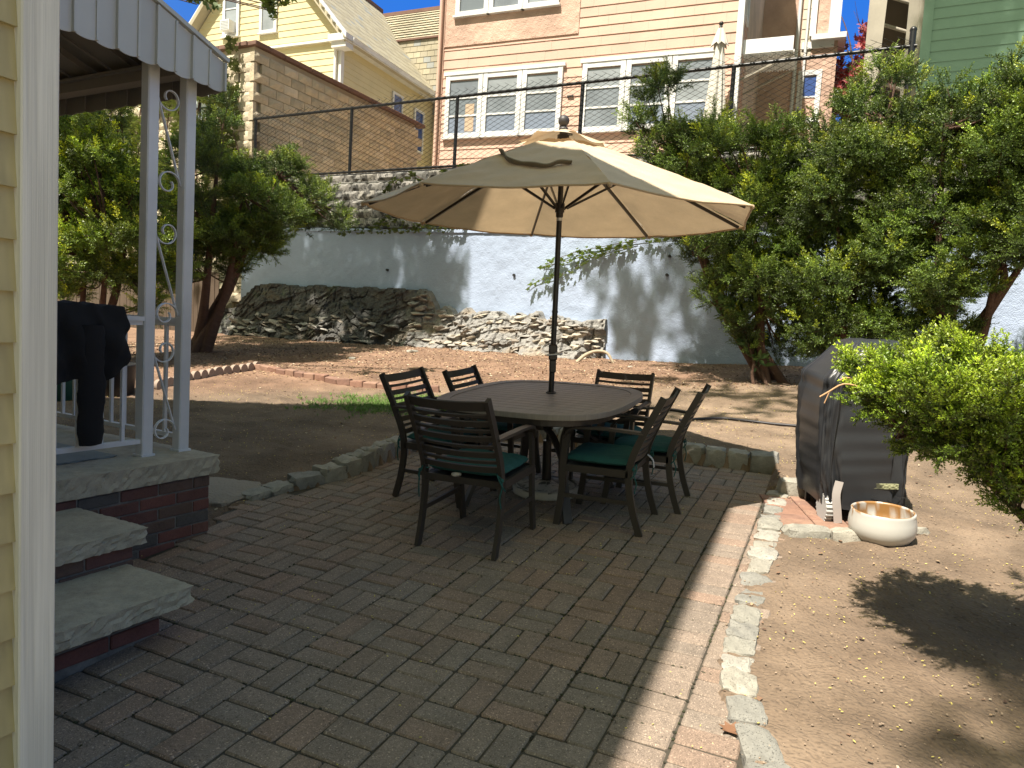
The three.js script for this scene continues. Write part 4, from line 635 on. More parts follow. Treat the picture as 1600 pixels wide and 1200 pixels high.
// ---------------------------------------------------------------- table, umbrella, chairs
const TC = ev(-1.78, 4.37), TH = .71;
{
  const t = thing('patio_table', 'dark bronze slatted patio table with rounded ends under the umbrella', 'table'); onPatio(t, ...TC, -PA);
  const A = .605, Bz = .705, n = 3.3, out = (a, b, N) => [...Array(N)].map((_, i) => { const q = i / N * 2 * Math.PI, c = Math.cos(q), s = Math.sin(q); return new THREE.Vector2(a * Math.sign(c) * Math.pow(Math.abs(c), 2 / n), b * Math.sign(s) * Math.pow(Math.abs(s), 2 / n)); });
  const ring = new THREE.Shape(out(A, Bz, 96)); ring.holes.push(new THREE.Path(out(A - .07, Bz - .07, 96).reverse())); const rg = new THREE.ExtrudeGeometry(ring, { depth: .026, bevelEnabled: true, bevelThickness: .004, bevelSize: .004, bevelSegments: 2, curveSegments: 4 }); rg.rotateX(-Math.PI / 2); rg.translate(0, TH - .030, 0); mesh('rim', uvm(rg), M.tableTop, t);
  const sk = new THREE.Shape(out(A - .05, Bz - .05, 72)); sk.holes.push(new THREE.Path(out(A - .075, Bz - .075, 72).reverse())); const sg = new THREE.ExtrudeGeometry(sk, { depth: .045, bevelEnabled: false }); sg.rotateX(-Math.PI / 2); sg.translate(0, TH - .078, 0); mesh('apron', uvm(sg), M.bronze, t);
  const a = A - .072, b = Bz - .072, pitch = .0905, N = 14, half = (z) => a * Math.pow(Math.max(0, 1 - Math.pow(Math.abs(z) / b, n)), 1 / n);
  for (let i = 0; i < N; i++) { const z0 = -b + i * (2 * b / N) + .0025, z1 = -b + (i + 1) * (2 * b / N) - .0025, l = [], rr = []; for (let k = 0; k <= 5; k++) { const z = z0 + (z1 - z0) * k / 5, h = half(z); rr.push(new THREE.Vector2(h, z)); l.unshift(new THREE.Vector2(-h, z)); } const g = new THREE.ExtrudeGeometry(new THREE.Shape([...rr, ...l]), { depth: .014, bevelEnabled: false }); g.rotateX(Math.PI / 2); g.translate(0, TH - .006, 0); mesh('slat', uvm(g, i * .37, 0, false), M.tableTop, t); }
  mesh('hole_ring', new THREE.TorusGeometry(.032, .005, 8, 24).rotateX(Math.PI / 2).translate(0.0, TH, -.13), M.bronze, t);
  for (const sx of [-1, 1]) for (const sz of [-1, 1]) {
    const side = V(sz, 0, -sx).normalize(); mesh('leg', bar([V(sx * .36, TH - .06, sz * .44), V(sx * .30, .5, sz * .37), V(sx * .29, .28, sz * .36), V(sx * .36, .0, sz * .45)], .055, .028, side, 18), M.bronze, t);
    mesh('brace', bar([V(sx * .30, .34, sz * .37), V(sx * .15, .47, sz * .19), V(0, .50, 0)], .04, .018, side, 10), M.bronze, t); }
  mesh('centre_ring', new THREE.CylinderGeometry(.07, .07, .04, 20, 1, true).translate(0, .5, 0), M.bronze, t);
}
const chair0 = (() => {
  const c = thing('patio_chair'), m = M.bronze, X = V(1, 0, 0), back = [V(0, 0, .265), V(0, .16, .215), V(0, .34, .185), V(0, .46, .195), V(0, .62, .255), V(0, .87, .375)];
  const bc = new THREE.CatmullRomCurve3(back, false, 'centripetal'), hw = .235;
  for (const s of [-1, 1]) { mesh('rear_leg', bar(back.map((p) => p.clone().setX(s * hw)), .022, .042, X, 26), m, c);
    mesh('front_leg', bar([V(s * hw, 0, -.275), V(s * hw, .22, -.245), V(s * hw, .45, -.235), V(s * hw, .60, -.22)], .022, .042, X, 14), m, c);
    mesh('armrest', bar([V(s * hw, .645, .262), V(s * (hw + .018), .655, .12), V(s * (hw + .022), .655, -.06), V(s * (hw + .012), .635, -.19), V(s * hw, .57, -.24)], .045, .016, X, 22), m, c);
    mesh('side_rail', mm(s * hw - .011, s * hw + .011, .36, .405, -.22, .18), m, c); mesh('stretcher', mm(s * hw - .008, s * hw + .008, .19, .215, -.24, .2), m, c); }
  mesh('seat_rail', mm(-hw, hw, .36, .405, -.262, -.24), m, c); mesh('seat_rail', mm(-hw, hw, .365, .402, .172, .192), m, c); mesh('seat_sling', mm(-hw + .01, hw - .01, .395, .402, -.24, .175), M.dark, c);
  const pat = [[.84, .055], [.785, .018], [.742, .034], [.697, .018], [.652, .034], [.607, .018], [.562, .034], [.517, .018], [.472, .034]];
  for (const [y, w] of pat) { let t = 0; for (let i = 0; i <= 200; i++) if (bc.getPointAt(i / 200).y <= y) t = i / 200; const p = bc.getPointAt(t), T = bc.getTangentAt(t), nrm = V(0, -T.z, T.y), pts = []; for (let i = 0; i <= 6; i++) { const u = i / 6 * 2 - 1; pts.push(V(u * hw, p.y, p.z).addScaledVector(V(0, -T.z, T.y), .022 * (1 - u * u))); } mesh('slat', bar(pts, w, .011, T, 10), m, c); }
  // cushion
  const nu = 22, pos = [], idx = []; for (let l = 0; l < 2; l++) for (let j = 0; j <= nu; j++) for (let i = 0; i <= nu; i++) { const u = i / nu * 2 - 1, v = j / nu * 2 - 1, e = Math.pow(Math.max(0, 1 - Math.pow(Math.abs(u), 6)), .5) * Math.pow(Math.max(0, 1 - Math.pow(Math.abs(v), 6)), .5), k = 1 - .06 * (u * u * v * v); pos.push(u * .232 * k, .437 + (l ? -.024 : .032) * e + (l ? 0 : .004 * n2(u * 3, v * 3)), v * .222 * k - .03); if (i && j) { const a = l * (nu + 1) ** 2 + j * (nu + 1) + i, b = a - 1, d = a - nu - 1, f = d - 1; l ? idx.push(a, b, f, a, f, d) : idx.push(a, f, b, a, d, f); } }
  const g = new THREE.BufferGeometry(); g.setAttribute('position', new THREE.Float32BufferAttribute(pos, 3)); g.setIndex(idx); g.computeVertexNormals(); const cu = mesh('cushion', uvm(g), M.cushion, c);
  mesh('piping', tube([...Array(28)].map((_, i) => { const q = i / 28 * 2 * Math.PI, cc = Math.cos(q), s = Math.sin(q), k = .96; return V(.234 * k * Math.sign(cc) * Math.pow(Math.abs(cc), .28), .438, .224 * k * Math.sign(s) * Math.pow(Math.abs(s), .28) - .03); }), .004, 5, 90, true), M.cushion, cu);
  for (const s of [-1, 1]) mesh('tie', merge([tube([V(s * .21, .43, .18), V(s * .245, .425, .215), V(s * .252, .38, .22), V(s * .246, .33, .235), V(s * .25, .27, .225)], .004, 5), tube([V(s * .245, .425, .212), V(s * .225, .45, .225), V(s * .252, .40, .228), V(s * .262, .36, .20)], .004, 5), new THREE.SphereGeometry(.011, 8, 6).translate(s * .25, .42, .215)]), M.cushion, cu);
  return c;
})();
{
  const put = (a, b, dir, label, first, sc = 1) => { const c = first ? chair0 : chair0.clone(); if (!first) { c.name = nm('patio_chair'); scene.add(c); } const [x, z] = ev(a, b); onPatio(c, x, z, -PA + dir); c.scale.setScalar(sc); tag(c, label, 'chair', 'patio chairs around the table'); return c; };
  const A = put(-1.80, 3.455, 0.02, 'nearest patio chair, its slatted back to the camera with a white pebble on it', true);
  put(-1.225, 4.116, Math.PI / 2 + .03, 'patio chair at right of the table, sideways, closest to the umbrella pole base', 0, .95).add((() => { const g = new THREE.Mesh(bar([V(.215, .415, .2), V(.222, .38, .235), V(.218, .33, .245)], .03, .002, V(1, 0, 0), 6), M.white); g.name = 'care_tag'; return g; })()), put(-1.105, 4.633, Math.PI / 2 + .05, 'patio chair at right, second behind, near the cobble kerb', 0, .915);
  put(-1.47, 4.93, Math.PI, 'patio chair at far end of the table, facing the camera', 0, .915);
  put(-2.40, 4.11, -Math.PI / 2 - .04, 'patio chair at left of the table, nearer of the two on that side', 0, .96); put(-2.30, 4.735, -Math.PI / 2 - .03, 'patio chair at left of the table, the farther one by the yard', 0, .92);
  const st = thing('white_pebble', 'white pebble resting on the rear seat rail of the nearest chair', 'pebble'), [x, z] = ev(-1.83, 3.455 - .192); onPatio(st, x, z, .3, .414); mesh('pebble_body', stone(.062, .026, .035, rng(3), 2.5, .2, 40), mat(.62, .58, .5, { map: T.granite }), st);
}
{
  const b = thing('umbrella_base', 'round weathered grey umbrella base plate beneath the table', 'umbrella base'); onPatio(b, .255, -4.83);
  const pts = [[0, 0], [.235, 0], [.24, .012], [.238, .045], [.228, .058], [.21, .06], [.195, .05], [.08, .062], [.05, .075], [.032, .09], [0, .09]].map(([x, y]) => new THREE.Vector2(x, y)); mesh('plate', new THREE.LatheGeometry(pts, 48), mat(.52, .48, .42, { map: T.splat, bumpMap: T.granite, bumpScale: .006 }), b);
  mesh('sleeve', new THREE.CylinderGeometry(.03, .034, .3, 16).translate(0, .22, 0), M.pole, b); mesh('clamp_knob', new THREE.CylinderGeometry(.012, .018, .05, 10).rotateZ(Math.PI / 2).translate(.05, .3, 0), M.pole, b);
}
{
  const u = thing('patio_umbrella', 'large tan market umbrella with dark pole standing through the table', 'umbrella'); onPatio(u, .258, -4.83);
  const N = V(.0284, 1, -.0294).normalize(), q = new THREE.Quaternion().setFromUnitVectors(UP, N), C = V(.042, 1.914, 0), Rr = 1.304, ph = 3.018;
  const P = (r, y, t) => V(r * Math.cos(t), y, r * Math.sin(t)).applyQuaternion(q).add(C), rise = .515, prof = (s) => rise * (1 - Math.pow(s, 1.1));
  const r0 = .16, tri = (k, s, w) => { const t0 = ph + k * Math.PI / 4, t1 = t0 + Math.PI / 4, r = s * Rr, a = V(r * Math.cos(t0), 0, r * Math.sin(t0)), b = V(r * Math.cos(t1), 0, r * Math.sin(t1)), m = a.lerp(b, w), sg = Math.sin(Math.PI * w); m.multiplyScalar(1 - .012 * sg * s); m.y = prof(s) - .036 * sg * s * (1 - .45 * s) + .005 * n2(w * 4 + k * 9, s * 6) + .0022 * n2(w * 14 + k * 5, s * 5) * s; return m.applyQuaternion(q).add(C); };
  for (let k = 0; k < 8; k++) { const pos = [], uv = [], idx = [], nr = 22, nw = 16; for (let j = 0; j <= nr; j++) for (let i = 0; i <= nw; i++) { const s = r0 / Rr + (1 - r0 / Rr) * j / nr, w = i / nw, p = tri(k, s, w); pos.push(p.x, p.y, p.z); uv.push((w - .5) * s, s * 1.3); if (i && j) { const a = j * (nw + 1) + i, b = a - 1, c = a - nw - 1, d = c - 1; idx.push(a, b, d, a, d, c); } } const g = new THREE.BufferGeometry(); g.setAttribute('position', new THREE.Float32BufferAttribute(pos, 3)); g.setAttribute('uv', new THREE.Float32BufferAttribute(uv, 2)); g.setIndex(idx); g.computeVertexNormals(); mesh('canopy_panel', g, M.canopy, u);
    mesh('hem', tube([...Array(9)].map((_, i) => tri(k, 1, i / 8).addScaledVector(N, -.004)), .006, 6, 16), M.canopy, u);
    const t = ph + k * Math.PI / 4, rp = [...Array(6)].map((_, i) => { const s = .045 + (.965 - .045) * i / 5; return P(s * Rr, prof(s) - .028, t); }); mesh('rib', bar(rp, .014, .02, V(-Math.sin(t), 0, Math.cos(t)), 10), M.pole, u);
    mesh('strut', bar([P(.045, .045, t), P(.50, prof(.50 / Rr) - .04, t)], .011, .016, V(-Math.sin(t), 0, Math.cos(t)), 1), M.pole, u);
    mesh('tip_pocket', new THREE.SphereGeometry(.014, 8, 6).applyMatrix4(new THREE.Matrix4().setPosition(P(Rr * .995, -.012, t))), M.canopy, u); }
  const vc = []; for (let k = 0; k < 8; k++) { const t0 = ph + k * Math.PI / 4, pos = [], uv = [], idx = [], nr = 5, nw = 8; for (let j = 0; j <= nr; j++) for (let i = 0; i <= nw; i++) { const s = j / nr, w = i / nw, r = .02 + .285 * s, a = P(r, 0, t0), b = P(r, 0, t0 + Math.PI / 4), m = a.lerp(b, w), sg = Math.sin(Math.PI * w); m.addScaledVector(N, .555 - .095 * Math.pow(s, .85) - .01 * sg * s + .024 * s * s * Math.sin(k * 2.1 + w * 3)); pos.push(m.x, m.y, m.z); uv.push(w * s * .25, s * .3); if (i && j) { const a = j * (nw + 1) + i, b = a - 1, c = a - nw - 1, d = c - 1; idx.push(a, b, d, a, d, c); } } const g = new THREE.BufferGeometry(); g.setAttribute('position', new THREE.Float32BufferAttribute(pos, 3)); g.setAttribute('uv', new THREE.Float32BufferAttribute(uv, 2)); g.setIndex(idx); g.computeVertexNormals(); vc.push(g); } mesh('vent_cap', merge(vc), M.canopy, u);
  const top = V(.052, 2.46, -.012), foot = V(0, .06, 0), L = (h) => foot.clone().lerp(top, (h - .06) / 2.4);
  mesh('pole', bar2(L(.06), L(1.26), .019), M.pole, u); mesh('pole', bar2(L(1.26), L(2.46), .0185), M.pole, u); mesh('joint_ring', bar2(L(1.875), L(1.895), .0205), M.galv, u); mesh('joint_ring', bar2(L(1.26), L(1.275), .021), M.pole, u);
  mesh('runner', merge([bar2(L(1.93), L(1.99), .032), bar2(L(1.90), L(1.93), .025)]), M.pole, u); mesh('hub', bar2(L(2.38), L(2.43), .04), M.pole, u);
  const ca = L(.98), cr = sub('crank', u); mesh('crank_housing', merge([cbox(.058, .11, .056, .008).translate(ca.x, .99, 0), cbox(.046, .09, .05, .008).translate(ca.x, .895, 0)]), M.pole, cr); mesh('crank_handle', tube([V(ca.x, .985, .02), V(ca.x + .05, .985, .03), V(ca.x + .055, .985, .06), V(ca.x - .045, .975, .06)], .007, 8), M.galv, cr);
  mesh('finial', merge([new THREE.SphereGeometry(.037, 20, 14).translate(top.x, 2.522, top.z), new THREE.CylinderGeometry(.018, .018, .03, 14).translate(top.x, 2.488, top.z), new THREE.SphereGeometry(.032, 18, 10).scale(1, .6, 1).translate(top.x, 2.468, top.z), new THREE.CylinderGeometry(.022, .03, .05, 14).translate(top.x, 2.45, top.z)]), mat(.05, .045, .045, { roughness: .5 }), u);
  // loose tie strap lying on the near panel
  const sp = []; const c0 = tri(7, .62, .0), along2 = (s, w, k) => tri(k, s, w).addScaledVector(N, .012);
  const st = [[.52, .97], [.56, .88], [.62, .77], [.68, .66], [.695, .56], [.725, .46], [.73, .36], [.72, .27], [.70, .17]].map(([s, w]) => along2(s, w, 6)); st.forEach((p, i) => p.addScaledVector(N, .01 * (i % 2)));
  mesh('tie_strap', bar(st, .045, .005, V(0, .3, 1).normalize(), 40), mat(.30, .26, .19, { map: T.cloth, roughness: 1 }), u);
}
function bar2(a, b, r) { const g = new THREE.CylinderGeometry(r, r, a.distanceTo(b), 18); g.applyQuaternion(new THREE.Quaternion().setFromUnitVectors(UP, b.clone().sub(a).normalize())); g.translate((a.x + b.x) / 2, (a.y + b.y) / 2, (a.z + b.z) / 2); return g; }

// ---------------------------------------------------------------- the grill corner
const GP = patio(1318, 799);
{
  const g = thing('covered_grill', 'barbecue grill under a worn black vinyl cover beside the bright yew', 'grill'); onPatio(g, GP.x, GP.z, -.06);
  const k = 4.42 / FOC, X = (px) => (px - 1338) * k * .82, sec = [[.10, 1272, 1416, .27], [.2, 1266, 1416, .275], [.4, 1259, 1415, .275], [.62, 1256, 1414, .275], [.78, 1257, 1414, .275], [.885, 1258, 1413, .275], [.915, 1260, 1412, .27], [.96, 1271, 1411, .255], [1.02, 1287, 1410, .23], [1.085, 1304, 1408, .2], [1.125, 1316, 1405, .16], [1.14, 1330, 1398, .1], [1.145, 1350, 1380, .04]];
  const n = 96, m = 70, pos = [], idx = [], at2 = (h) => { let i = 0; while (i < sec.length - 2 && sec[i + 1][0] < h) i++; const a = sec[i], b = sec[i + 1], t = (h - a[0]) / (b[0] - a[0]); return a.map((v, q) => v + (b[q] - v) * t); };
  for (let j = 0; j <= m; j++) { const t = j / m, h = .10 + 1.045 * (1 - Math.pow(1 - t, 1.25)), s = at2(h); for (let i = 0; i <= n; i++) { const a = i / n * 2 * Math.PI, c = Math.cos(a), d = Math.sin(a), pwr = .22 + .2 * ss(.9, 1.1, h), cx = (X(s[1]) + X(s[2])) / 2, hx = (X(s[2]) - X(s[1])) / 2, cc = Math.sign(c) * Math.pow(Math.abs(c), pwr), dd = Math.sign(d) * Math.pow(Math.abs(d), pwr);
      const wr = .012 * n2(a * 3 + 1, h * 2.2) + .0045 * n2(a * 2.5 + h * 3, h * 9 + a) + .011 * Math.sin(a * 13 + 2.5 * n2(a * 2, h * 1.5)) * (1 - ss(.15, .75, h)) + .006 * n2(a * 7, h * 1.6) - .02 * Math.exp(-Math.pow((h - .84) / .03, 2)) * .4;
      pos.push(cx + cc * (hx + wr), h + (h < .2 ? .012 * n2(a * 2.2, 1) : 0), dd * (s[3] + wr)); if (i && j) { const A = j * (n + 1) + i, B2 = A - 1, Cc = A - n - 1, D = Cc - 1; idx.push(A, D, B2, A, Cc, D); } } }
  const ge = new THREE.BufferGeometry(); ge.setAttribute('position', new THREE.Float32BufferAttribute(pos, 3)); ge.setIndex(idx); ge.computeVertexNormals(); mesh('vinyl_cover', uvm(mergeVertices(ge, 1e-4)), M.vinyl, g);
  mesh('cover_seam', tube([V(X(1262) + .05, .14, .262), V(X(1272), .4, .284), V(X(1276), .7, .288), V(X(1280), .88, .285), V(X(1312), 1.02, .235), V(X(1328), 1.12, .13)], .005, 6, 30), M.vinyl, g);
  mesh('torn_flap', bar([V(X(1289), .28, .292), V(X(1284), .2, .30), V(X(1288), .10, .30), V(X(1292), .015, .296)], .05, .004, V(1, 0, 0), 10), mat(.50, .45, .42, { roughness: .8, map: T.soft }), g);
  mesh('worn_patch', cbox(.15, .035, .006, .001).translate(X(1376), .255, .279), mat(.30, .30, .17, { map: T.splat, bumpMap: T.plaster, bumpScale: .03 }), g);
  const r = rng(111); for (let i = 0; i < 9; i++) { const x = X(1290 + 115 * r()), y = .12 + .09 * r(); mesh('crack', bar([V(x, y, .2905), V(x + .012, y - .008 * r(), .292), V(x + .03 + .03 * r(), y - .012 * r(), .291)], .003 + .003 * r(), .002, V(0, 1, 0), 3), M.dark, g); }
  const wheel = sub('wheel', g); mesh('tyre', new THREE.CylinderGeometry(.085, .085, .045, 28).rotateZ(Math.PI / 2).translate(X(1277), .085, .2), mat(.45, .45, .44, { roughness: .6 }), wheel); const tr = []; for (let i = 0; i < 22; i++) tr.push(B(.046, .006, .012, X(1277), .085 + Math.sin(i / 22 * 6.283) * .087, .2 + Math.cos(i / 22 * 6.283) * .087, -i / 22 * 6.283)); mesh('tread', merge(tr), mat(.45, .45, .44, { roughness: .7 }), wheel);
  for (const [x, z] of [[1285, -.18], [1408, -.18], [1405, .2]]) mesh('leg', mm(X(x) - .015, X(x) + .015, 0, .3, z - .015, z + .015), M.blackMetal, g); mesh('lower_panel', mm(X(1290), X(1408), .05, .3, -.2, .12), mat(.018, .016, .015, { roughness: .7 }), g);
}
{
  const b = thing('planter_bowl', 'chipped white enamel bowl with rusty inside in front of the grill', 'bowl'), c = patio(1369, 838); onPatio(b, c.x, c.z + .05);
  const pts = [[0, .0], [.11, .0], [.15, .012], [.176, .05], [.182, .09], [.178, .13], [.17, .165], [.172, .178], [.163, .182], [.155, .17], [.162, .12], [.15, .06], [.1, .035], [0, .03]].map(([x, y]) => new THREE.Vector2(x, y)), g = new THREE.LatheGeometry(pts, 64), p = g.attributes.position, col = [];
  for (let i = 0; i < p.count; i++) { const x = p.getX(i), y = p.getY(i), z = p.getZ(i), inner = Math.hypot(x, z) < .166 && y > .029, a = Math.atan2(z, x), n = fbm2(a * 1.4, y * 14, 4), k = inner ? ss(-.25, .05, n) : ss(.33, .5, n) * ss(.12, .17, y); col.push(.98 - k * .42, .97 - k * .68, .94 - k * .84); }
  g.setAttribute('color', new THREE.Float32BufferAttribute(col, 3)); mesh('bowl_body', g, M.bowl, b);
  mesh('dry_soil', new THREE.CylinderGeometry(.15, .13, .05, 30).translate(0, .06, 0), mat(.16, .10, .06, { map: T.dirt, bumpMap: T.dirtB, bumpScale: .02 }), b);
}
{
  const w = thing('dried_branch', 'pale bent dry branch lying against the rock ledge', 'branch'), p = patio(925, 568, .1); onPatio(w, p.x, p.z, 0, .12);
  mesh('wood', tube([V(-.28, 0, .05), V(-.12, .13, 0), V(.08, .2, -.02), V(.26, .17, .0), V(.36, .02, .06)], (t) => .035 - .012 * t, 8, 24), mat(.55, .46, .33, { map: T.granite }), w);
  const hose = thing('garden_hose', 'thin dark hose trailing across the dirt towards the grill', 'hose'), hp = [[1062, 655], [1095, 654], [1130, 653], [1165, 657], [1205, 661], [1258, 666]].map(([x, y]) => { const q = patio(x, y, .12); return pw(q.x, yardH(q.x, q.z) + .016, q.z); }); mesh('hose_line', tube(hp, .014, 8, 60), M.rubber, hose);
}
// brick edging, scalloped edging, pots, loose stones
{
  const e = thing('brick_edging', 'single row of worn red bricks edging the bed in the yard', 'brick edging'), r = rng(121); onPatio(e, 0, 0);
  const P = [[405, 584], [440, 590], [480, 596], [530, 602], [575, 606], [620, 609], [690, 612]].map(([x, y]) => { const q = patio(x, y, .1); return [q.x, q.z]; });
  for (const [x, z, a] of along(P, .205)) { const m = mesh('brick', cbox(.197, .09, .095, .008, .004, r), M.redbrick[Math.floor(r() * 3)], e); m.position.set(x, yardH(x, z) + .022 + .012 * r(), z); m.rotation.set((r() - .5) * .16, -a + (r() - .5) * .2, (r() - .5) * .12); }
  const s = thing('scalloped_edging', 'scalloped concrete edging row in the yard beyond the white porch posts', 'edging'); onPatio(s, 0, 0);
  const Q = [[250, 612], [300, 603], [340, 595], [380, 589], [402, 585]].map(([x, y]) => { const q = patio(x, y, .08); return [q.x, q.z]; });
  for (const [x, z, a] of along(Q, .155)) { const m = mesh('edging_unit', new THREE.CylinderGeometry(.075, .075, .055, 18).rotateX(Math.PI / 2), mat(.44, .34, .27, { map: T.granite }), s); m.position.set(x, yardH(x, z) + .035, z); m.rotation.set((r() - .5) * .14, -a + (r() - .5) * .1, (r() - .5) * .1); }
  const pot = (name, label, px, py, rad, ht, m) => { const q = patio(px, py, .05), o = thing(name, label, 'bucket'); onPatio(o, q.x, q.z, 0, yardH(q.x, q.z)); mesh('body', new THREE.LatheGeometry([[0, .01], [rad * .8, 0], [rad, ht], [rad * 1.06, ht], [rad * 1.06, ht + .03], [rad * .97, ht + .03], [rad * .78, .03], [0, .03]].map(([x, y]) => new THREE.Vector2(x, y)), 28), m, o); };
  pot('green_bucket', 'dark green bucket in the yard seen through the porch railing, leftmost', 98, 632, .17, .3, mat(.02, .09, .06, { roughness: .5 }));
  pot('black_pot', 'black plastic plant pot in the yard behind the railing, right of the green bucket', 186, 622, .2, .32, mat(.02, .02, .022, { roughness: .5 }));
  for (const [px, py, w, l] of [[645, 556, .3, 'flat pale stone on the dirt before the light rocks'], [550, 568, .18, 'small grey rubble stone on the dirt beside the dark rocks'], [985, 577, .12, 'small white stone on the dirt right of the dry branch'], [1152, 572, .1, 'small pale stone at the foot of the painted wall'], [1425, 812, .22, 'half buried grey stone by the right foot of the grill']]) { const q = patio(px, py, .08), o = thing('loose_stone', l, 'stone'); onPatio(o, q.x, q.z, r() * 3, yardH(q.x, q.z) + .01); mesh('stone_body', stone(w, w * .3, w * .7, r, 3, .25, 24), M.granite[1], o); }
  const lf = thing('dead_leaf', 'curled brown leaf on the pavers beside the cobbles, lower right', 'leaf'), q = patio(1140, 1146); onPatio(lf, q.x, q.z, .4, .012);
  const sh = new THREE.Shape([[0, -.05], [.012, -.02], [.045, -.025], [.03, 0], [.05, .02], [.022, .022], [.012, .05], [-.004, .03], [-.03, .04], [-.022, .015], [-.045, 0], [-.02, -.01]].map(([a, b]) => new THREE.Vector2(a, b))), lg = new THREE.ExtrudeGeometry(sh, { depth: .0012, bevelEnabled: false, curveSegments: 2 }); lg.rotateX(-Math.PI / 2); const lp = lg.attributes.position; for (let i = 0; i < lp.count; i++) lp.setY(i, lp.getY(i) + 6 * (lp.getX(i) ** 2 + lp.getZ(i) ** 2 * .6)); lg.computeVertexNormals(); lg.scale(.75, .75, .75); mesh('leaf_blade', uvm(lg), mat(.19, .095, .05, { side: THREE.DoubleSide, roughness: .7 }), lf);
  const fl = thing('concrete_slab', 'old concrete slab remnant beside the brick porch corner', 'concrete slab'), fq = patio(352, 775); onPatio(fl, fq.x - .12, fq.z - .05, -.3, .012); mesh('slab_body', stone(.62, .08, .55, r, 9, .1, 40), mat(.30, .26, .21, { map: T.blotch, bumpMap: T.plaster, bumpScale: .03 }), fl);
}

// ---------------------------------------------------------------- plants
const lerp3 = (a, b, t) => [a[0] + (b[0] - a[0]) * t, a[1] + (b[1] - a[1]) * t, a[2] + (b[2] - a[2]) * t];
// a tuft of yew: short shoots all round a twig, needles all round each shoot
function yewSpray(seed, o) {
  const { len, shoots, sl, nl, nw, step, per = 3, base, tip } = o, r = rng(seed), pos = [], col = [], t3 = (a, b, c, ca, cb) => { pos.push(a.x, a.y, a.z, b.x, b.y, b.z, c.x, c.y, c.z); col.push(...ca, ...cb, ...cb); };
  const shoot = (p0, dir, L, f0, f1) => { const n = Math.max(2, Math.round(L / step)), u0 = V(r() - .5, r() - .5, r() - .5).cross(dir).normalize(), v0 = u0.clone().cross(dir), p = p0.clone(), d = dir.clone();
    for (let i = 0; i < n; i++) { const t = i / n, c = lerp3(base, tip, f0 + (f1 - f0) * t); d.add(V((r() - .5) * .12, (r() - .5) * .12 + .02, (r() - .5) * .12)).normalize(); const q = p.clone().addScaledVector(d, step);
      t3(p.clone().addScaledVector(u0, .0018), p.clone().addScaledVector(u0, -.0018), q, [.08, .06, .03], [.08, .06, .03]);
      for (let k = 0; k < per; k++) { const az = r() * 6.283, rad = u0.clone().multiplyScalar(Math.cos(az)).addScaledVector(v0, Math.sin(az)), a = 1.05 - .55 * t + .35 * (r() - .5), l = nl * (.7 + .5 * r()) * (1 - .25 * t), nd = d.clone().multiplyScalar(Math.cos(a)).addScaledVector(rad, Math.sin(a)).normalize(), wv = nd.clone().cross(V(r() - .5, r() - .5, r() - .5)).normalize().multiplyScalar(nw / 2), e = p.clone().addScaledVector(nd, l), m = p.clone().addScaledVector(nd, l * .55), g = .7 + .6 * r(), c1 = c.map((x) => x * g * .8), c2 = c.map((x) => x * g * 1.1);
        t3(p, m.clone().add(wv), m.clone().sub(wv), c1, c2); t3(m.clone().add(wv), e, m.clone().sub(wv), c2, c2); }
      p.copy(q); } };
  shoot(V(0, 0, 0), V(0, 1, 0), len, .0, .8);
  for (let i = 0; i < shoots; i++) { const t = .1 + .85 * (i + r() * .6) / shoots, az = i * 2.4 + r(), a = .55 + .6 * r(), d = V(Math.cos(az) * Math.sin(a), Math.cos(a), Math.sin(az) * Math.sin(a) * .8); shoot(V(0, len * t, 0), d.normalize(), sl * (.7 + .6 * r()), .3, .7 + .5 * r()); }
  const g = new THREE.BufferGeometry(); g.setAttribute('position', new THREE.Float32BufferAttribute(pos, 3)); g.setAttribute('color', new THREE.Float32BufferAttribute(col, 3)); g.computeVertexNormals(); return g;
}
const LOBES = { ivy: [[0, 0], [.45, -.12], [.36, .2], [.62, .38], [.28, .5], [0, 1], [-.28, .5], [-.62, .38], [-.36, .2], [-.45, -.12]], long: [[0, 0], [.1, .15], [.16, .45], [.11, .75], [0, 1], [-.11, .75], [-.16, .45], [-.1, .15]], maple: [[0, 0], [.3, .0], [.5, .3], [.25, .4], [.4, .75], [.12, .65], [0, 1.05], [-.12, .65], [-.4, .75], [-.25, .4], [-.5, .3], [-.3, 0]] };
// leaves of one outline set along a short twig
function leafSpray(seed, kind, n, len, size, c0, c1, flat = 1) {
  const r = rng(seed), L = LOBES[kind], pos = [], col = [];
  for (let i = 0; i < n; i++) { const t = (i + .5) / n, ang = i * 2.4 + r(), p = V(0, len * t, 0), d = V(Math.cos(ang), .4 + .5 * r(), Math.sin(ang) * flat).normalize(), s = size * (.7 + .6 * r()), nrm = V((r() - .5) * .9, (r() - .5) * .6, 1).cross(d).normalize(), sd = d.clone().cross(nrm).normalize(), c = lerp3(c0, c1, r());
    const q = L.map(([a, b]) => p.clone().addScaledVector(d, .01 + b * s).addScaledVector(sd, a * s).addScaledVector(nrm, Math.abs(a) * s * .25 - b * b * s * .15)), ctr = p.clone().addScaledVector(d, .01 + .45 * s);
    for (let k = 0; k < q.length; k++) { const a = q[k], b = q[(k + 1) % q.length]; pos.push(ctr.x, ctr.y, ctr.z, a.x, a.y, a.z, b.x, b.y, b.z); col.push(...c, ...c.map((v) => v * .9), ...c.map((v) => v * .9)); } }
  const g = new THREE.BufferGeometry(); g.setAttribute('position', new THREE.Float32BufferAttribute(pos, 3)); g.setAttribute('color', new THREE.Float32BufferAttribute(col, 3)); g.computeVertexNormals(); return g;
}
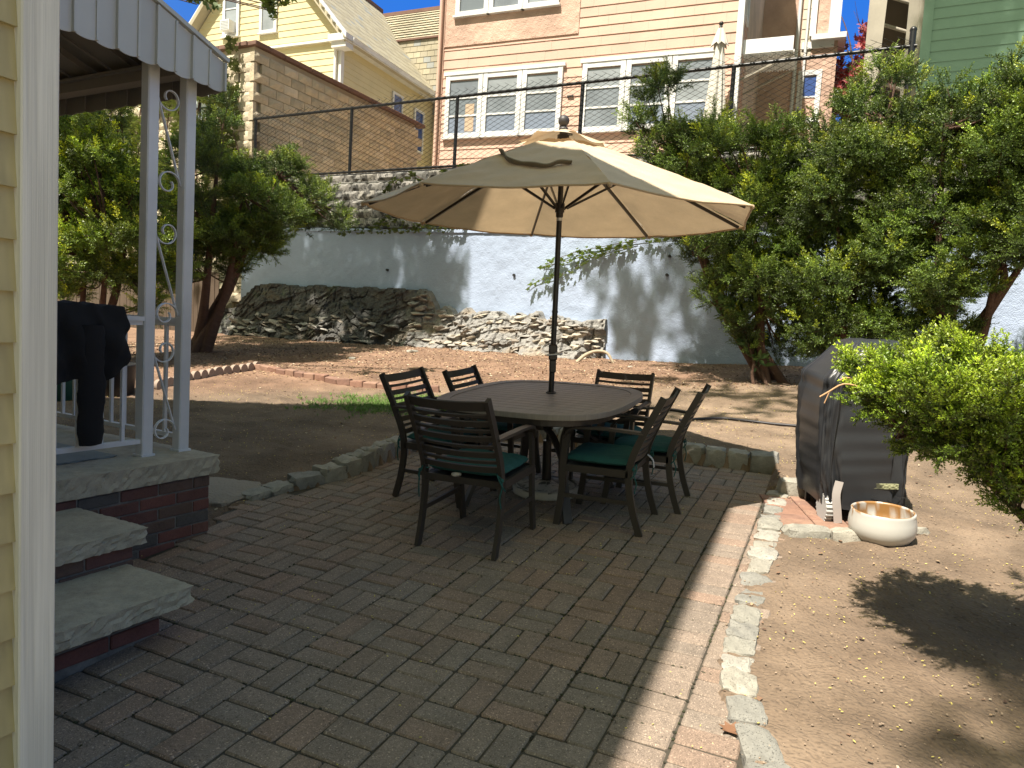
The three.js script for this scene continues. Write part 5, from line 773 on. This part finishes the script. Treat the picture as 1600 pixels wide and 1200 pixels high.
const mtx = (p, d, roll, s, up = UP) => { const y = d.clone().normalize(), z = up.clone().addScaledVector(y, -up.dot(y)); if (z.lengthSq() < 1e-3) z.set(1, 0, 0).addScaledVector(y, -y.x); z.normalize(); const x = y.clone().cross(z); const m = new THREE.Matrix4().makeBasis(x, y, z); m.multiply(new THREE.Matrix4().makeRotationY(roll)); m.scale(V(s, s, s)); m.setPosition(p); return m; };
function instances(name, geo, material, list, parent) {
  const im = new THREE.InstancedMesh(geo, material, list.length), c = new THREE.Color();
  list.forEach(([m, t], i) => { im.setMatrixAt(i, m); c.setRGB(t[0], t[1], t[2]); im.setColorAt(i, c); });
  im.name = parent ? name : nm(name); im.castShadow = im.receiveShadow = true; im.userData.kind = 'stuff'; (parent || scene).add(im); return im;
}
const baseAt = (px, dist) => { const p = toP(at(px, 600, dist)); return pw(p.x, yardH(p.x, p.z) - .03, p.z); };
// clump centres inside an outline seen from the yard, spread through a real depth
function clumpsIn(P, n, dist, depth, seed, rad) {
  const r = rng(seed), xs = P.map((q) => q[0]), ys = P.map((q) => q[1]), out = []; let tries = 0;
  while (out.length < n && tries++ < 9000) { const x = Math.min(...xs) + r() * (Math.max(...xs) - Math.min(...xs)), y = Math.min(...ys) + r() * (Math.max(...ys) - Math.min(...ys)); if (!inPoly(x, y, P)) continue; if (fbm2(x * .014 + seed, y * .014, 2) < -.12) continue; const e = Math.min(1, polyDist(x, y, P, true) / 55); const p = at(x, y, dist + (r() - .5) * depth * (.35 + .65 * e)); out.push({ p, r: rad * (.6 + .55 * r()) * (.55 + .45 * e), e }); }
  return out;
}
function shrub(name, label, category, base, clumps, o) {
  const g = thing(name, label, category, o.group); g.position.copy(base); const r = rng(o.seed), lc = (p) => p.clone().sub(base), tr = [], br = [], ctr = V(); clumps.forEach((c) => ctr.add(c.p)); ctr.divideScalar(clumps.length);
  const stems = o.stems || 4, tops = [];
  for (let i = 0; i < stems; i++) { const t = clumps[Math.floor(r() * clumps.length)].p, top = ctr.clone().lerp(t, .75), mid = base.clone().lerp(top, .45).add(V((r() - .5) * .3, -.1, (r() - .5) * .3)), b0 = base.clone().add(V((r() - .5) * .35, 0, (r() - .5) * .35)), rad = o.rad || .07; const pts = [b0, b0.clone().lerp(mid, .5).add(V((r() - .5) * .1, 0, 0)), mid, top].map(lc); tr.push(tube(pts, (u) => rad * (1.15 - .85 * u), 8, 22)); tops.push(...[mid, mid.clone().lerp(top, .5), top]); }
  mesh('trunk', merge(tr), M.bark, g);
  for (const c of clumps) { const s = tops.slice().sort((a, b) => a.distanceTo(c.p) - b.distanceTo(c.p))[0], m = s.clone().lerp(c.p, .5).add(V((r() - .5) * .15, -.06, (r() - .5) * .15)); br.push(tube([s, m, c.p].map(lc), (u) => (o.brad || .018) * (1.1 - .8 * u), 5, 6)); }
  mesh('branches', merge(br), M.bark, g);
  const list = [];
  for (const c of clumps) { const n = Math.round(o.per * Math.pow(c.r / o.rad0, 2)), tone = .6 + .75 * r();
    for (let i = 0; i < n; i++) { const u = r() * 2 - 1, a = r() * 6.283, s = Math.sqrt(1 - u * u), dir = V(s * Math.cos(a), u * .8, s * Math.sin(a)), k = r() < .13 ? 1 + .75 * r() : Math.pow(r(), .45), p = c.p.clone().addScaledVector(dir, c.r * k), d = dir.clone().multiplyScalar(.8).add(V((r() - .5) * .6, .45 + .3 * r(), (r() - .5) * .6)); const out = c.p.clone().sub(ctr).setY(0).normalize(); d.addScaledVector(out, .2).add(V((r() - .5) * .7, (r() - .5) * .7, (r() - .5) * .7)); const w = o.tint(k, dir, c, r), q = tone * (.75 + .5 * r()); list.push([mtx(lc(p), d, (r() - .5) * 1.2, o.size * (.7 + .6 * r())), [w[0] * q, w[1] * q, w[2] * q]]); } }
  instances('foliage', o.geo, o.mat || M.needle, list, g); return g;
}
{
  const far = (s) => yewSpray(s, { len: .19, shoots: 11, sl: .075, nl: .024, nw: .0095, step: .0165, base: [.030, .068, .020], tip: [.34, .43, .055] });
  const geo = [far(1), far(2), far(3)];
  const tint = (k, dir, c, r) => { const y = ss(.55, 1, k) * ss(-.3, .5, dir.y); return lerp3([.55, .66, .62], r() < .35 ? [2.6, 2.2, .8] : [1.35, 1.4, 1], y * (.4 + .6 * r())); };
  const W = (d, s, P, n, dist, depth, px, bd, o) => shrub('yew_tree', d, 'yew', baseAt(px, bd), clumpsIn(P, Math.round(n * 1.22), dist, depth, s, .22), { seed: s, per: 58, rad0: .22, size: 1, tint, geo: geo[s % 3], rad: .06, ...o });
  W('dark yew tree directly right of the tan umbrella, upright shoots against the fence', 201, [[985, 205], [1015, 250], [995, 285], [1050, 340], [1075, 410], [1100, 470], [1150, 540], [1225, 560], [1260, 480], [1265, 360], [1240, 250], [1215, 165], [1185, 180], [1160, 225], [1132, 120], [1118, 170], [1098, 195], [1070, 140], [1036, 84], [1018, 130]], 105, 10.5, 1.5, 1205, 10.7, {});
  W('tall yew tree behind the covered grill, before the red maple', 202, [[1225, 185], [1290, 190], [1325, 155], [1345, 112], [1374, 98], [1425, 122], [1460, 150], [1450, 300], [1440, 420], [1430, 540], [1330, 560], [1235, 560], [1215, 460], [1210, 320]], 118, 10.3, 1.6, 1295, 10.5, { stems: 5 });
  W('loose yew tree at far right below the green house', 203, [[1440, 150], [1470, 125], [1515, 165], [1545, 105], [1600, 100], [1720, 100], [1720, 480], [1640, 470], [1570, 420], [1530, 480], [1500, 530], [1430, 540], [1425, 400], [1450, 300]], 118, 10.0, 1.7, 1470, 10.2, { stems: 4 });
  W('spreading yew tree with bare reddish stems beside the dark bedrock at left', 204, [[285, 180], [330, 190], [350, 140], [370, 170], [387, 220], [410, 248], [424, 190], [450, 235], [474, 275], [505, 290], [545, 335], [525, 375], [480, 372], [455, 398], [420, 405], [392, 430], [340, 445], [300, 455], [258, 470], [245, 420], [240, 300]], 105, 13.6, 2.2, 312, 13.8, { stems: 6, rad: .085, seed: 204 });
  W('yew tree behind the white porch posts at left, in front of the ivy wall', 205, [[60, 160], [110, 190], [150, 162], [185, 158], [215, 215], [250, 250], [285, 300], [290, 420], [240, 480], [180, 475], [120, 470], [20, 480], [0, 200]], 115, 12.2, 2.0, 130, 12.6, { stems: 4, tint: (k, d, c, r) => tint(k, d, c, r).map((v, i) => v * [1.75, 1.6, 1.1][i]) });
  // the limb that reaches out at the right
  const bl = thing('bare_limb', 'bare curving brown yew limb leaning up at far right over the wall', 'limb'); mesh('limb', tube([at(1465, 590, 10.2), at(1500, 532, 10.1), at(1540, 490, 10), at(1568, 440, 9.9), at(1566, 400, 9.9), at(1590, 340, 9.9)], (u) => .062 - .03 * u, 9, 40), M.bark, bl);
  // the bright branch close by
  const near = yewSpray(8, { len: .075, shoots: 9, sl: .032, nl: .0145, nw: .0042, step: .0062, base: [.04, .095, .016], tip: [.48, .62, .04] });
  const P1 = [[1326, 603], [1345, 572], [1385, 560], [1420, 542], [1460, 552], [1485, 545], [1520, 562], [1560, 560], [1600, 568], [1640, 560], [1640, 800], [1592, 795], [1560, 762], [1510, 737], [1470, 722], [1425, 702], [1392, 668], [1400, 642], [1365, 640], [1345, 625]], P2 = [[1600, 560], [1760, 520], [1980, 540], [2000, 820], [1800, 810], [1690, 800], [1600, 795]];
  const cl = [...clumpsIn(P1, 190, 3.05, .8, 221, .075), ...clumpsIn(P2, 70, 3.3, 1.0, 222, .09)], nb = baseAt(2150, 3.9);
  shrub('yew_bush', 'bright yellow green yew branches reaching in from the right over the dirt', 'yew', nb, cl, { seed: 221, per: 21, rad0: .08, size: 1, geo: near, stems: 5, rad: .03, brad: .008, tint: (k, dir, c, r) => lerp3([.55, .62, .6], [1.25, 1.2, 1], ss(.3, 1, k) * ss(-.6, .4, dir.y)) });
  const dt = thing('dry_twig', 'bare pale twig poking out of the bright yew toward the grill cover', 'twig'); mesh('stem', merge([tube([at(1440, 650, 3), at(1400, 636, 2.98), at(1345, 606, 2.95), at(1318, 600, 2.93), at(1295, 612, 2.92), at(1281, 620, 2.92)], .0035, 5), tube([at(1345, 606, 2.95), at(1325, 590, 2.94), at(1312, 594, 2.94)], .0028, 5), tube([at(1296, 612, 2.92), at(1288, 630, 2.92)], .0022, 5)]), mat(.5, .3, .16, { roughness: .9 }), dt);
}
// broad leaved shrub, maple, bare tree
{
  const g = leafSpray(31, 'long', 9, .14, .13, [.05, .11, .03], [.13, .22, .05]);
  shrub('broadleaf_shrub', 'thin shrub with long pale green leaves against the painted wall', 'shrub', baseAt(1188, 10.4), clumpsIn([[1105, 495], [1120, 450], [1150, 420], [1200, 430], [1215, 520], [1195, 570], [1150, 560], [1140, 510]], 16, 10.6, .6, 231, .16), { seed: 231, per: 9, rad0: .16, size: 1, geo: g, mat: M.leaf, stems: 4, rad: .022, brad: .008, tint: () => [1, 1, 1] });
  const m = leafSpray(33, 'maple', 12, .3, .13, [.34, .05, .06], [.52, .13, .12]);
  shrub('red_maple', 'red leaved maple tree between the peach and green houses', 'tree', at(1345, 300, 24).setY(4.5), clumpsIn([[1272, 200], [1290, 150], [1300, 115], [1335, 100], [1360, 55], [1400, 70], [1420, 120], [1380, 190], [1300, 200]], 46, 24, 2.5, 241, .6), { seed: 241, per: 26, rad0: .6, size: 1.1, geo: m, mat: M.leaf, stems: 3, rad: .09, brad: .03, tint: () => [1, 1, 1] });
  const b = thing('bare_tree', 'bare reddish twigged tree against the blue sky between the houses', 'tree'), r = rng(251), base = at(1330, 220, 27).setY(4.5), tb = []; b.position.copy(base); const grow = (p, d, L, rad, lv) => { const q = p.clone().addScaledVector(d, L); tb.push(tube([p, p.clone().lerp(q, .5).add(V((r() - .5) * L * .12, 0, 0)), q], (u) => rad * (1 - .4 * u), 4, 4)); if (lv < 4) for (let i = 0; i < 3; i++) grow(p.clone().lerp(q, .5 + .5 * (i + 1) / 3), d.clone().add(V((r() - .5) * .9, .25, (r() - .5) * .9)).normalize(), L * .62, rad * .55, lv + 1); }; grow(V(0, 0, 0), UP.clone(), 4.6, .09, 0); mesh('branches', merge(tb), M.bark, b);
}
// ivy
{
  const leaf = (s, c0, c1) => leafSpray(s, 'ivy', 1, 0.001, .085, c0, c1), G1 = leaf(41, [.24, .34, .06], [.30, .40, .07]), r = rng(261);
  const vine = (name, label, strands, n, geo, tint, spread, out) => { const o = thing(name, label, 'ivy'), list = [], st = [], X = WN; for (const s of strands) { const pts = s.map(([x, y]) => { const [a, b] = sOf(x, y); return wallPt(a, b, out); }); const c = new THREE.CatmullRomCurve3(pts); st.push(tube(pts, .006, 5)); const N = Math.round(c.getLength() * n); for (let i = 0; i < N; i++) { const p = c.getPointAt(r()), sp = spread * (r() + r() - 1); p.addScaledVector(UP, sp - .02).addScaledVector(X, .02 + .05 * r()).addScaledVector(WU, (r() - .5) * .06); const q = tint * (.6 + .7 * r()); list.push([mtx(p, V((r() - .5) * .9, -.9, 0).add(X.clone().multiplyScalar(.35)), 0, .6 + .7 * r(), X.clone().add(V((r() - .5) * .9, .35, (r() - .5) * .6))), [q, q * (.9 + .15 * r()), q]]); } } mesh('vines', merge(st), M.bark, o); instances('foliage', geo, M.leaf, list, o); return o; };
  vine('wall_ivy', 'trailing light green ivy strands creeping left across the painted wall', [[[1062, 372], [1010, 376], [960, 385], [900, 398], [862, 414], [856, 425]], [[1000, 380], [940, 396], [890, 410], [855, 418]], [[985, 388], [930, 404], [880, 432], [850, 440], [830, 452]]], 26, G1, 1, .10, .2);
  vine('ledge_ivy', 'green ivy hanging along the ledge below the grey block wall', [[[545, 364], [600, 361], [660, 357], [730, 354], [745, 352]], [[600, 352], [640, 342], [700, 350]], [[640, 360], [690, 352], [735, 350]]], 26, G1, .55, .12, .22);
  vine('fence_ivy', 'sparse ivy climbing the grey blocks below the fence', [[[600, 310], [620, 285], [640, 272], [670, 285]], [[690, 275], [720, 262], [745, 258]], [[588, 322], [610, 300], [622, 275]]], 22, G1, .4, .12, .05);
  const o = thing('garage_ivy', 'pale green ivy covering the front of the tan block garage', 'ivy'), list = [], st = [];
  for (let i = 0; i < 7500; i++) { const x = 40 + 340 * r(), y = 60 + 330 * r(), cov = fbm2(x * .012, y * .012, 4); if (cov < -.08 + .25 * ss(150, 80, y) - .35 * ss(345, 372, x)) continue; if (y < 90 && x < 330) continue; const [a, b] = sOf(x, y); if (a > GAR.s - .02) continue; const p = wallPt(a, b, .06 + .1 * r()), q = (.45 + .6 * r()) * (x > 335 ? .45 : 1); list.push([mtx(p, V((r() - .5) * .9, -.9, 0).add(WN.clone().multiplyScalar(.4)), 0, 1 + .9 * r(), WN.clone().add(V((r() - .5) * .9, .4, (r() - .5) * .6))), [q * 1.1, q, q * 1.3]]); }
  instances('foliage', G1, M.leaf, list, o); for (let i = 0; i < 14; i++) { const x = 160 + i * 15; st.push(tube([[x, 420], [x + 6, 330], [x - 4, 240], [x + 5, 150]].map(([a, b]) => { const [s, y] = sOf(a, b); return wallPt(Math.min(s, GAR.s - .05), y, .05); }), .018, 5)); } mesh('vines', merge(st), M.bark, o);
}
// a tall tree whose crown is above the picture and shades the wall
{
  const SH = SUN.clone().divideScalar(SUN.y), geo = leafSpray(51, 'maple', 12, .34, .11, [.10, .17, .025], [.20, .27, .04]);
  const up = (p, h) => p.clone().addScaledVector(SH, h), r = rng(271), cl = [], add = (p, rad) => cl.push({ p, r: rad, e: 1 });
  for (let i = 0; i < 46; i++) { const x = 395 + 310 * r(), y = 372 + 165 * Math.pow(r(), 1.4), [s, yy] = sOf(x, y); add(up(wallPt(s, yy, .2), 10.5 + 3.5 * r()), .42); }
  for (let i = 0; i < 55; i++) { const q = patio(330 + 170 * r(), 515 + 55 * Math.pow(r(), 1.1), .1); add(up(pw(q.x, .2, q.z), 11.5 + 3.5 * r()), .42); }  // unseen leaf clumps added to darken the ground around the left yew
  const base = V(-11, 0, -8.5), g = shrub('tall_tree', 'tall leafy tree whose hanging twigs show at the top left', 'tree', base, cl.concat(clumpsIn([[372, -40], [395, -10], [412, 20], [445, 30], [440, -30]], 7, 9, .8, 273, .16), clumpsIn([[260, -40], [275, 5], [320, 8], [330, -40]], 5, 9, .8, 274, .16)), { seed: 271, per: 30, rad0: .34, size: .85, geo, mat: M.leaf, stems: 4, rad: .16, brad: .02, tint: () => [1, 1, 1] });
  const c2 = []; const add2 = (p, rad) => c2.push({ p, r: rad, e: 1 });
  for (let i = 0; i < 20; i++) { const x = 930 + 250 * r(), y = 395 + 170 * r(), [s, yy] = sOf(x, y); add2(up(wallPt(s, yy, .2), 13 + 3 * r()), .3); }
  for (let i = 0; i < 34; i++) { const x = 1440 + 200 * r(), y = -20 + 260 * r(); add2(up(at(x, y, 15.2), 13 + 3 * r()), .36); }
  for (let i = 0; i < 3; i++) { const q = patio(1480 + 200 * r(), 1110 + 120 * r()); add2(up(pw(q.x, 0, q.z), 12 + 3 * r()), .22); }
  for (let i = 0; i < 30; i++) { const q = patio(960 + 310 * r(), 566 + 105 * r()); add2(up(pw(q.x, 0, q.z), 12 + 3 * r()), .24); }
  shrub('shade_tree', 'tall tree above the picture that dapples the wall and green house', 'tree', V(13, 0, 1), c2, { seed: 272, per: 22, rad0: .34, size: .85, geo, mat: M.leaf, stems: 4, rad: .16, brad: .02, tint: () => [1, 1, 1] });
}
// board fence in the shade at left
{
  const f = thing('board_fence', 'dark weathered wood board fence in the shade behind the left yews', 'fence'), r = rng(281); wallFrame(f);
  for (let i = 0; i < 58; i++) { const m = mesh('board', cbox(.138, 1.85, .02, .004, .003, r), M.darkWood, f); m.position.set(-7.9 - i * .145, .55 + .9 + .02 * r(), .62 + .01 * r()); m.rotation.z = (r() - .5) * .012; }
  mesh('fence_rail', merge([mm(-16.4, -7.85, 1.0, 1.09, .56, .60), mm(-16.4, -7.85, 1.9, 1.99, .56, .60)]), M.darkWood, f);
}
// loose stuff on the ground
{
  const r = rng(291), chip = new THREE.BufferGeometry(); chip.setAttribute('position', new THREE.Float32BufferAttribute([-.5, 0, -.3, .5, .06, -.2, .35, .12, .3, -.45, .1, .35], 3)); chip.setIndex([0, 2, 1, 0, 3, 2]); chip.computeVertexNormals();
  const put = (x, z, s, h0) => { const h = h0 ?? yardH(x, z) + .004; return new THREE.Matrix4().compose(pw(x, h + .004, z), PQ.clone().multiply(new THREE.Quaternion().setFromEuler(new THREE.Euler((r() - .5) * .7, r() * 6.28, (r() - .5) * .7))), V(s, s, s)); };
  const bare = (x, z) => !inPoly(x, z, pavePoly), L = [];
  for (let i = 0; i < 44000; i++) { const x = -8 + 14 * r(), z = -1 - 15 * Math.pow(r(), .75); if (!bare(x, z) || Math.abs(x / z) > .8) continue; const back = ss(-8.8, -9.8, z), dens = .35 + .65 * back + .4 * fbm2(x * .8, z * .8, 2); if (r() > dens) continue; const t = r(), c = t < .45 ? [.20, .12, .075] : t < .75 ? [.36, .25, .15] : t < .9 ? [.10, .06, .04] : [.46, .38, .27]; L.push([put(x, z, .008 + .026 * r() * r() + .012 * back), c]); }
  instances('leaf_litter', chip, mat(1, 1, 1, { side: THREE.DoubleSide, roughness: 1 }), L);
  const clod = new THREE.IcosahedronGeometry(.5, 0); { const p = clod.attributes.position; for (let i = 0; i < p.count; i++) p.setY(i, p.getY(i) * .6); } const C = [];
  for (let i = 0; i < 26000; i++) { const x = -5 + 9 * r(), z = -1.2 - 7.5 * r(); if (!bare(x, z) || Math.abs(x / z) > .8) continue; const q = .75 + .5 * r(), s = .003 + .009 * Math.pow(r(), 3); C.push([put(x, z, s), [.30 * q, .225 * q, .16 * q]]); }
  instances('soil_crumbs', clod, mat(1, 1, 1, { roughness: 1 }), C);
  const cat = new THREE.IcosahedronGeometry(.5, 0); cat.scale(1, .35, .45); const Y = [];
  for (let i = 0; i < 30000; i++) { const x = -6 + 11 * r(), z = -1.2 - 9 * Math.pow(r(), 1.1); if (Math.abs(x / z) > .8) continue; const on = !bare(x, z), k = fbm2(x * 1.1 + 9, z * 1.1, 3); if (r() > (on ? .06 : .24) + .6 * k) continue; const q = .7 + .5 * r(); Y.push([put(x, z, (on ? .005 : .006) + .008 * r(), on ? .0 : undefined), [.62 * q, .52 * q, .15 * q]]); }
  instances('fallen_catkins', cat, mat(1, 1, 1, { roughness: .9 }), Y);
  const bl = []; for (let i = 0; i < 7; i++) { const a = r() * 6.28, l = .018 + .026 * r(), w = .003, x = (r() - .5) * .03, z = (r() - .5) * .03, bx = Math.cos(a), bz = Math.sin(a); bl.push(x - bz * w, 0, z + bx * w, x + bz * w, 0, z - bx * w, x + bx * l * .5, l, z + bz * l * .5); }
  const tuft = new THREE.BufferGeometry(); tuft.setAttribute('position', new THREE.Float32BufferAttribute(bl, 3)); tuft.computeVertexNormals(); const Gs = [];
  for (let i = 0; i < 34000; i++) { const x = -3.6 + 5 * r(), z = -6 - 3.4 * r(); if (!bare(x, z)) continue; const d = Math.hypot((x + 1.15) / 1.25, (z + 7.75) / .75); if (r() > 1.05 - d + .5 * fbm2(x * 2, z * 2, 3)) continue; const q = .7 + .5 * r(); Gs.push([put(x, z, .6 + .6 * r()), [.15 * q, .26 * q, .055 * q]]); }
  instances('grass', tuft, mat(1, 1, 1, { side: THREE.DoubleSide, roughness: .8 }), Gs);
  // moss and grit caught in the joints
  const S = .2062, o = ve(-0.88 * HC / 1.5, -2.66 * HC / 1.5), ms = [], mg = new THREE.IcosahedronGeometry(.5, 1); { const p = mg.attributes.position; for (let i = 0; i < p.count; i++) { const k = .8 + .4 * n3(p.getX(i) * 3, p.getY(i) * 3, p.getZ(i) * 3); p.setXYZ(i, p.getX(i) * k, p.getY(i) * .45 * k, p.getZ(i) * k); } mg.computeVertexNormals(); }
  for (let i = 0; i < 16000; i++) { const u = Math.floor(r() * 26 - 18), v = Math.floor(r() * 40 - 22), onU = r() < .5, a = o[0] + u * S + (onU ? r() * S : 0), b = o[1] + v * S + (onU ? 0 : r() * S), [x, z] = ev(a, b); if (!inPoly(x, z, pavePoly) || z > -1.4) continue; const k = fbm2(x * 1.6 + 20, z * 1.6, 3) + .35 * ss(-.5, .4, x) * ss(-4.4, -3.2, z) - .05; if (r() > .12 + k * 1.6) continue; const s = .007 + .009 * r(); ms.push([put(x, z, s, -.006), lerp3([.03, .027, .018], [.045, .05, .02], r())]); }
  instances('joint_moss', mg, mat(1, 1, 1, { roughness: 1 }), ms);
}
renderer.render(scene, camera);
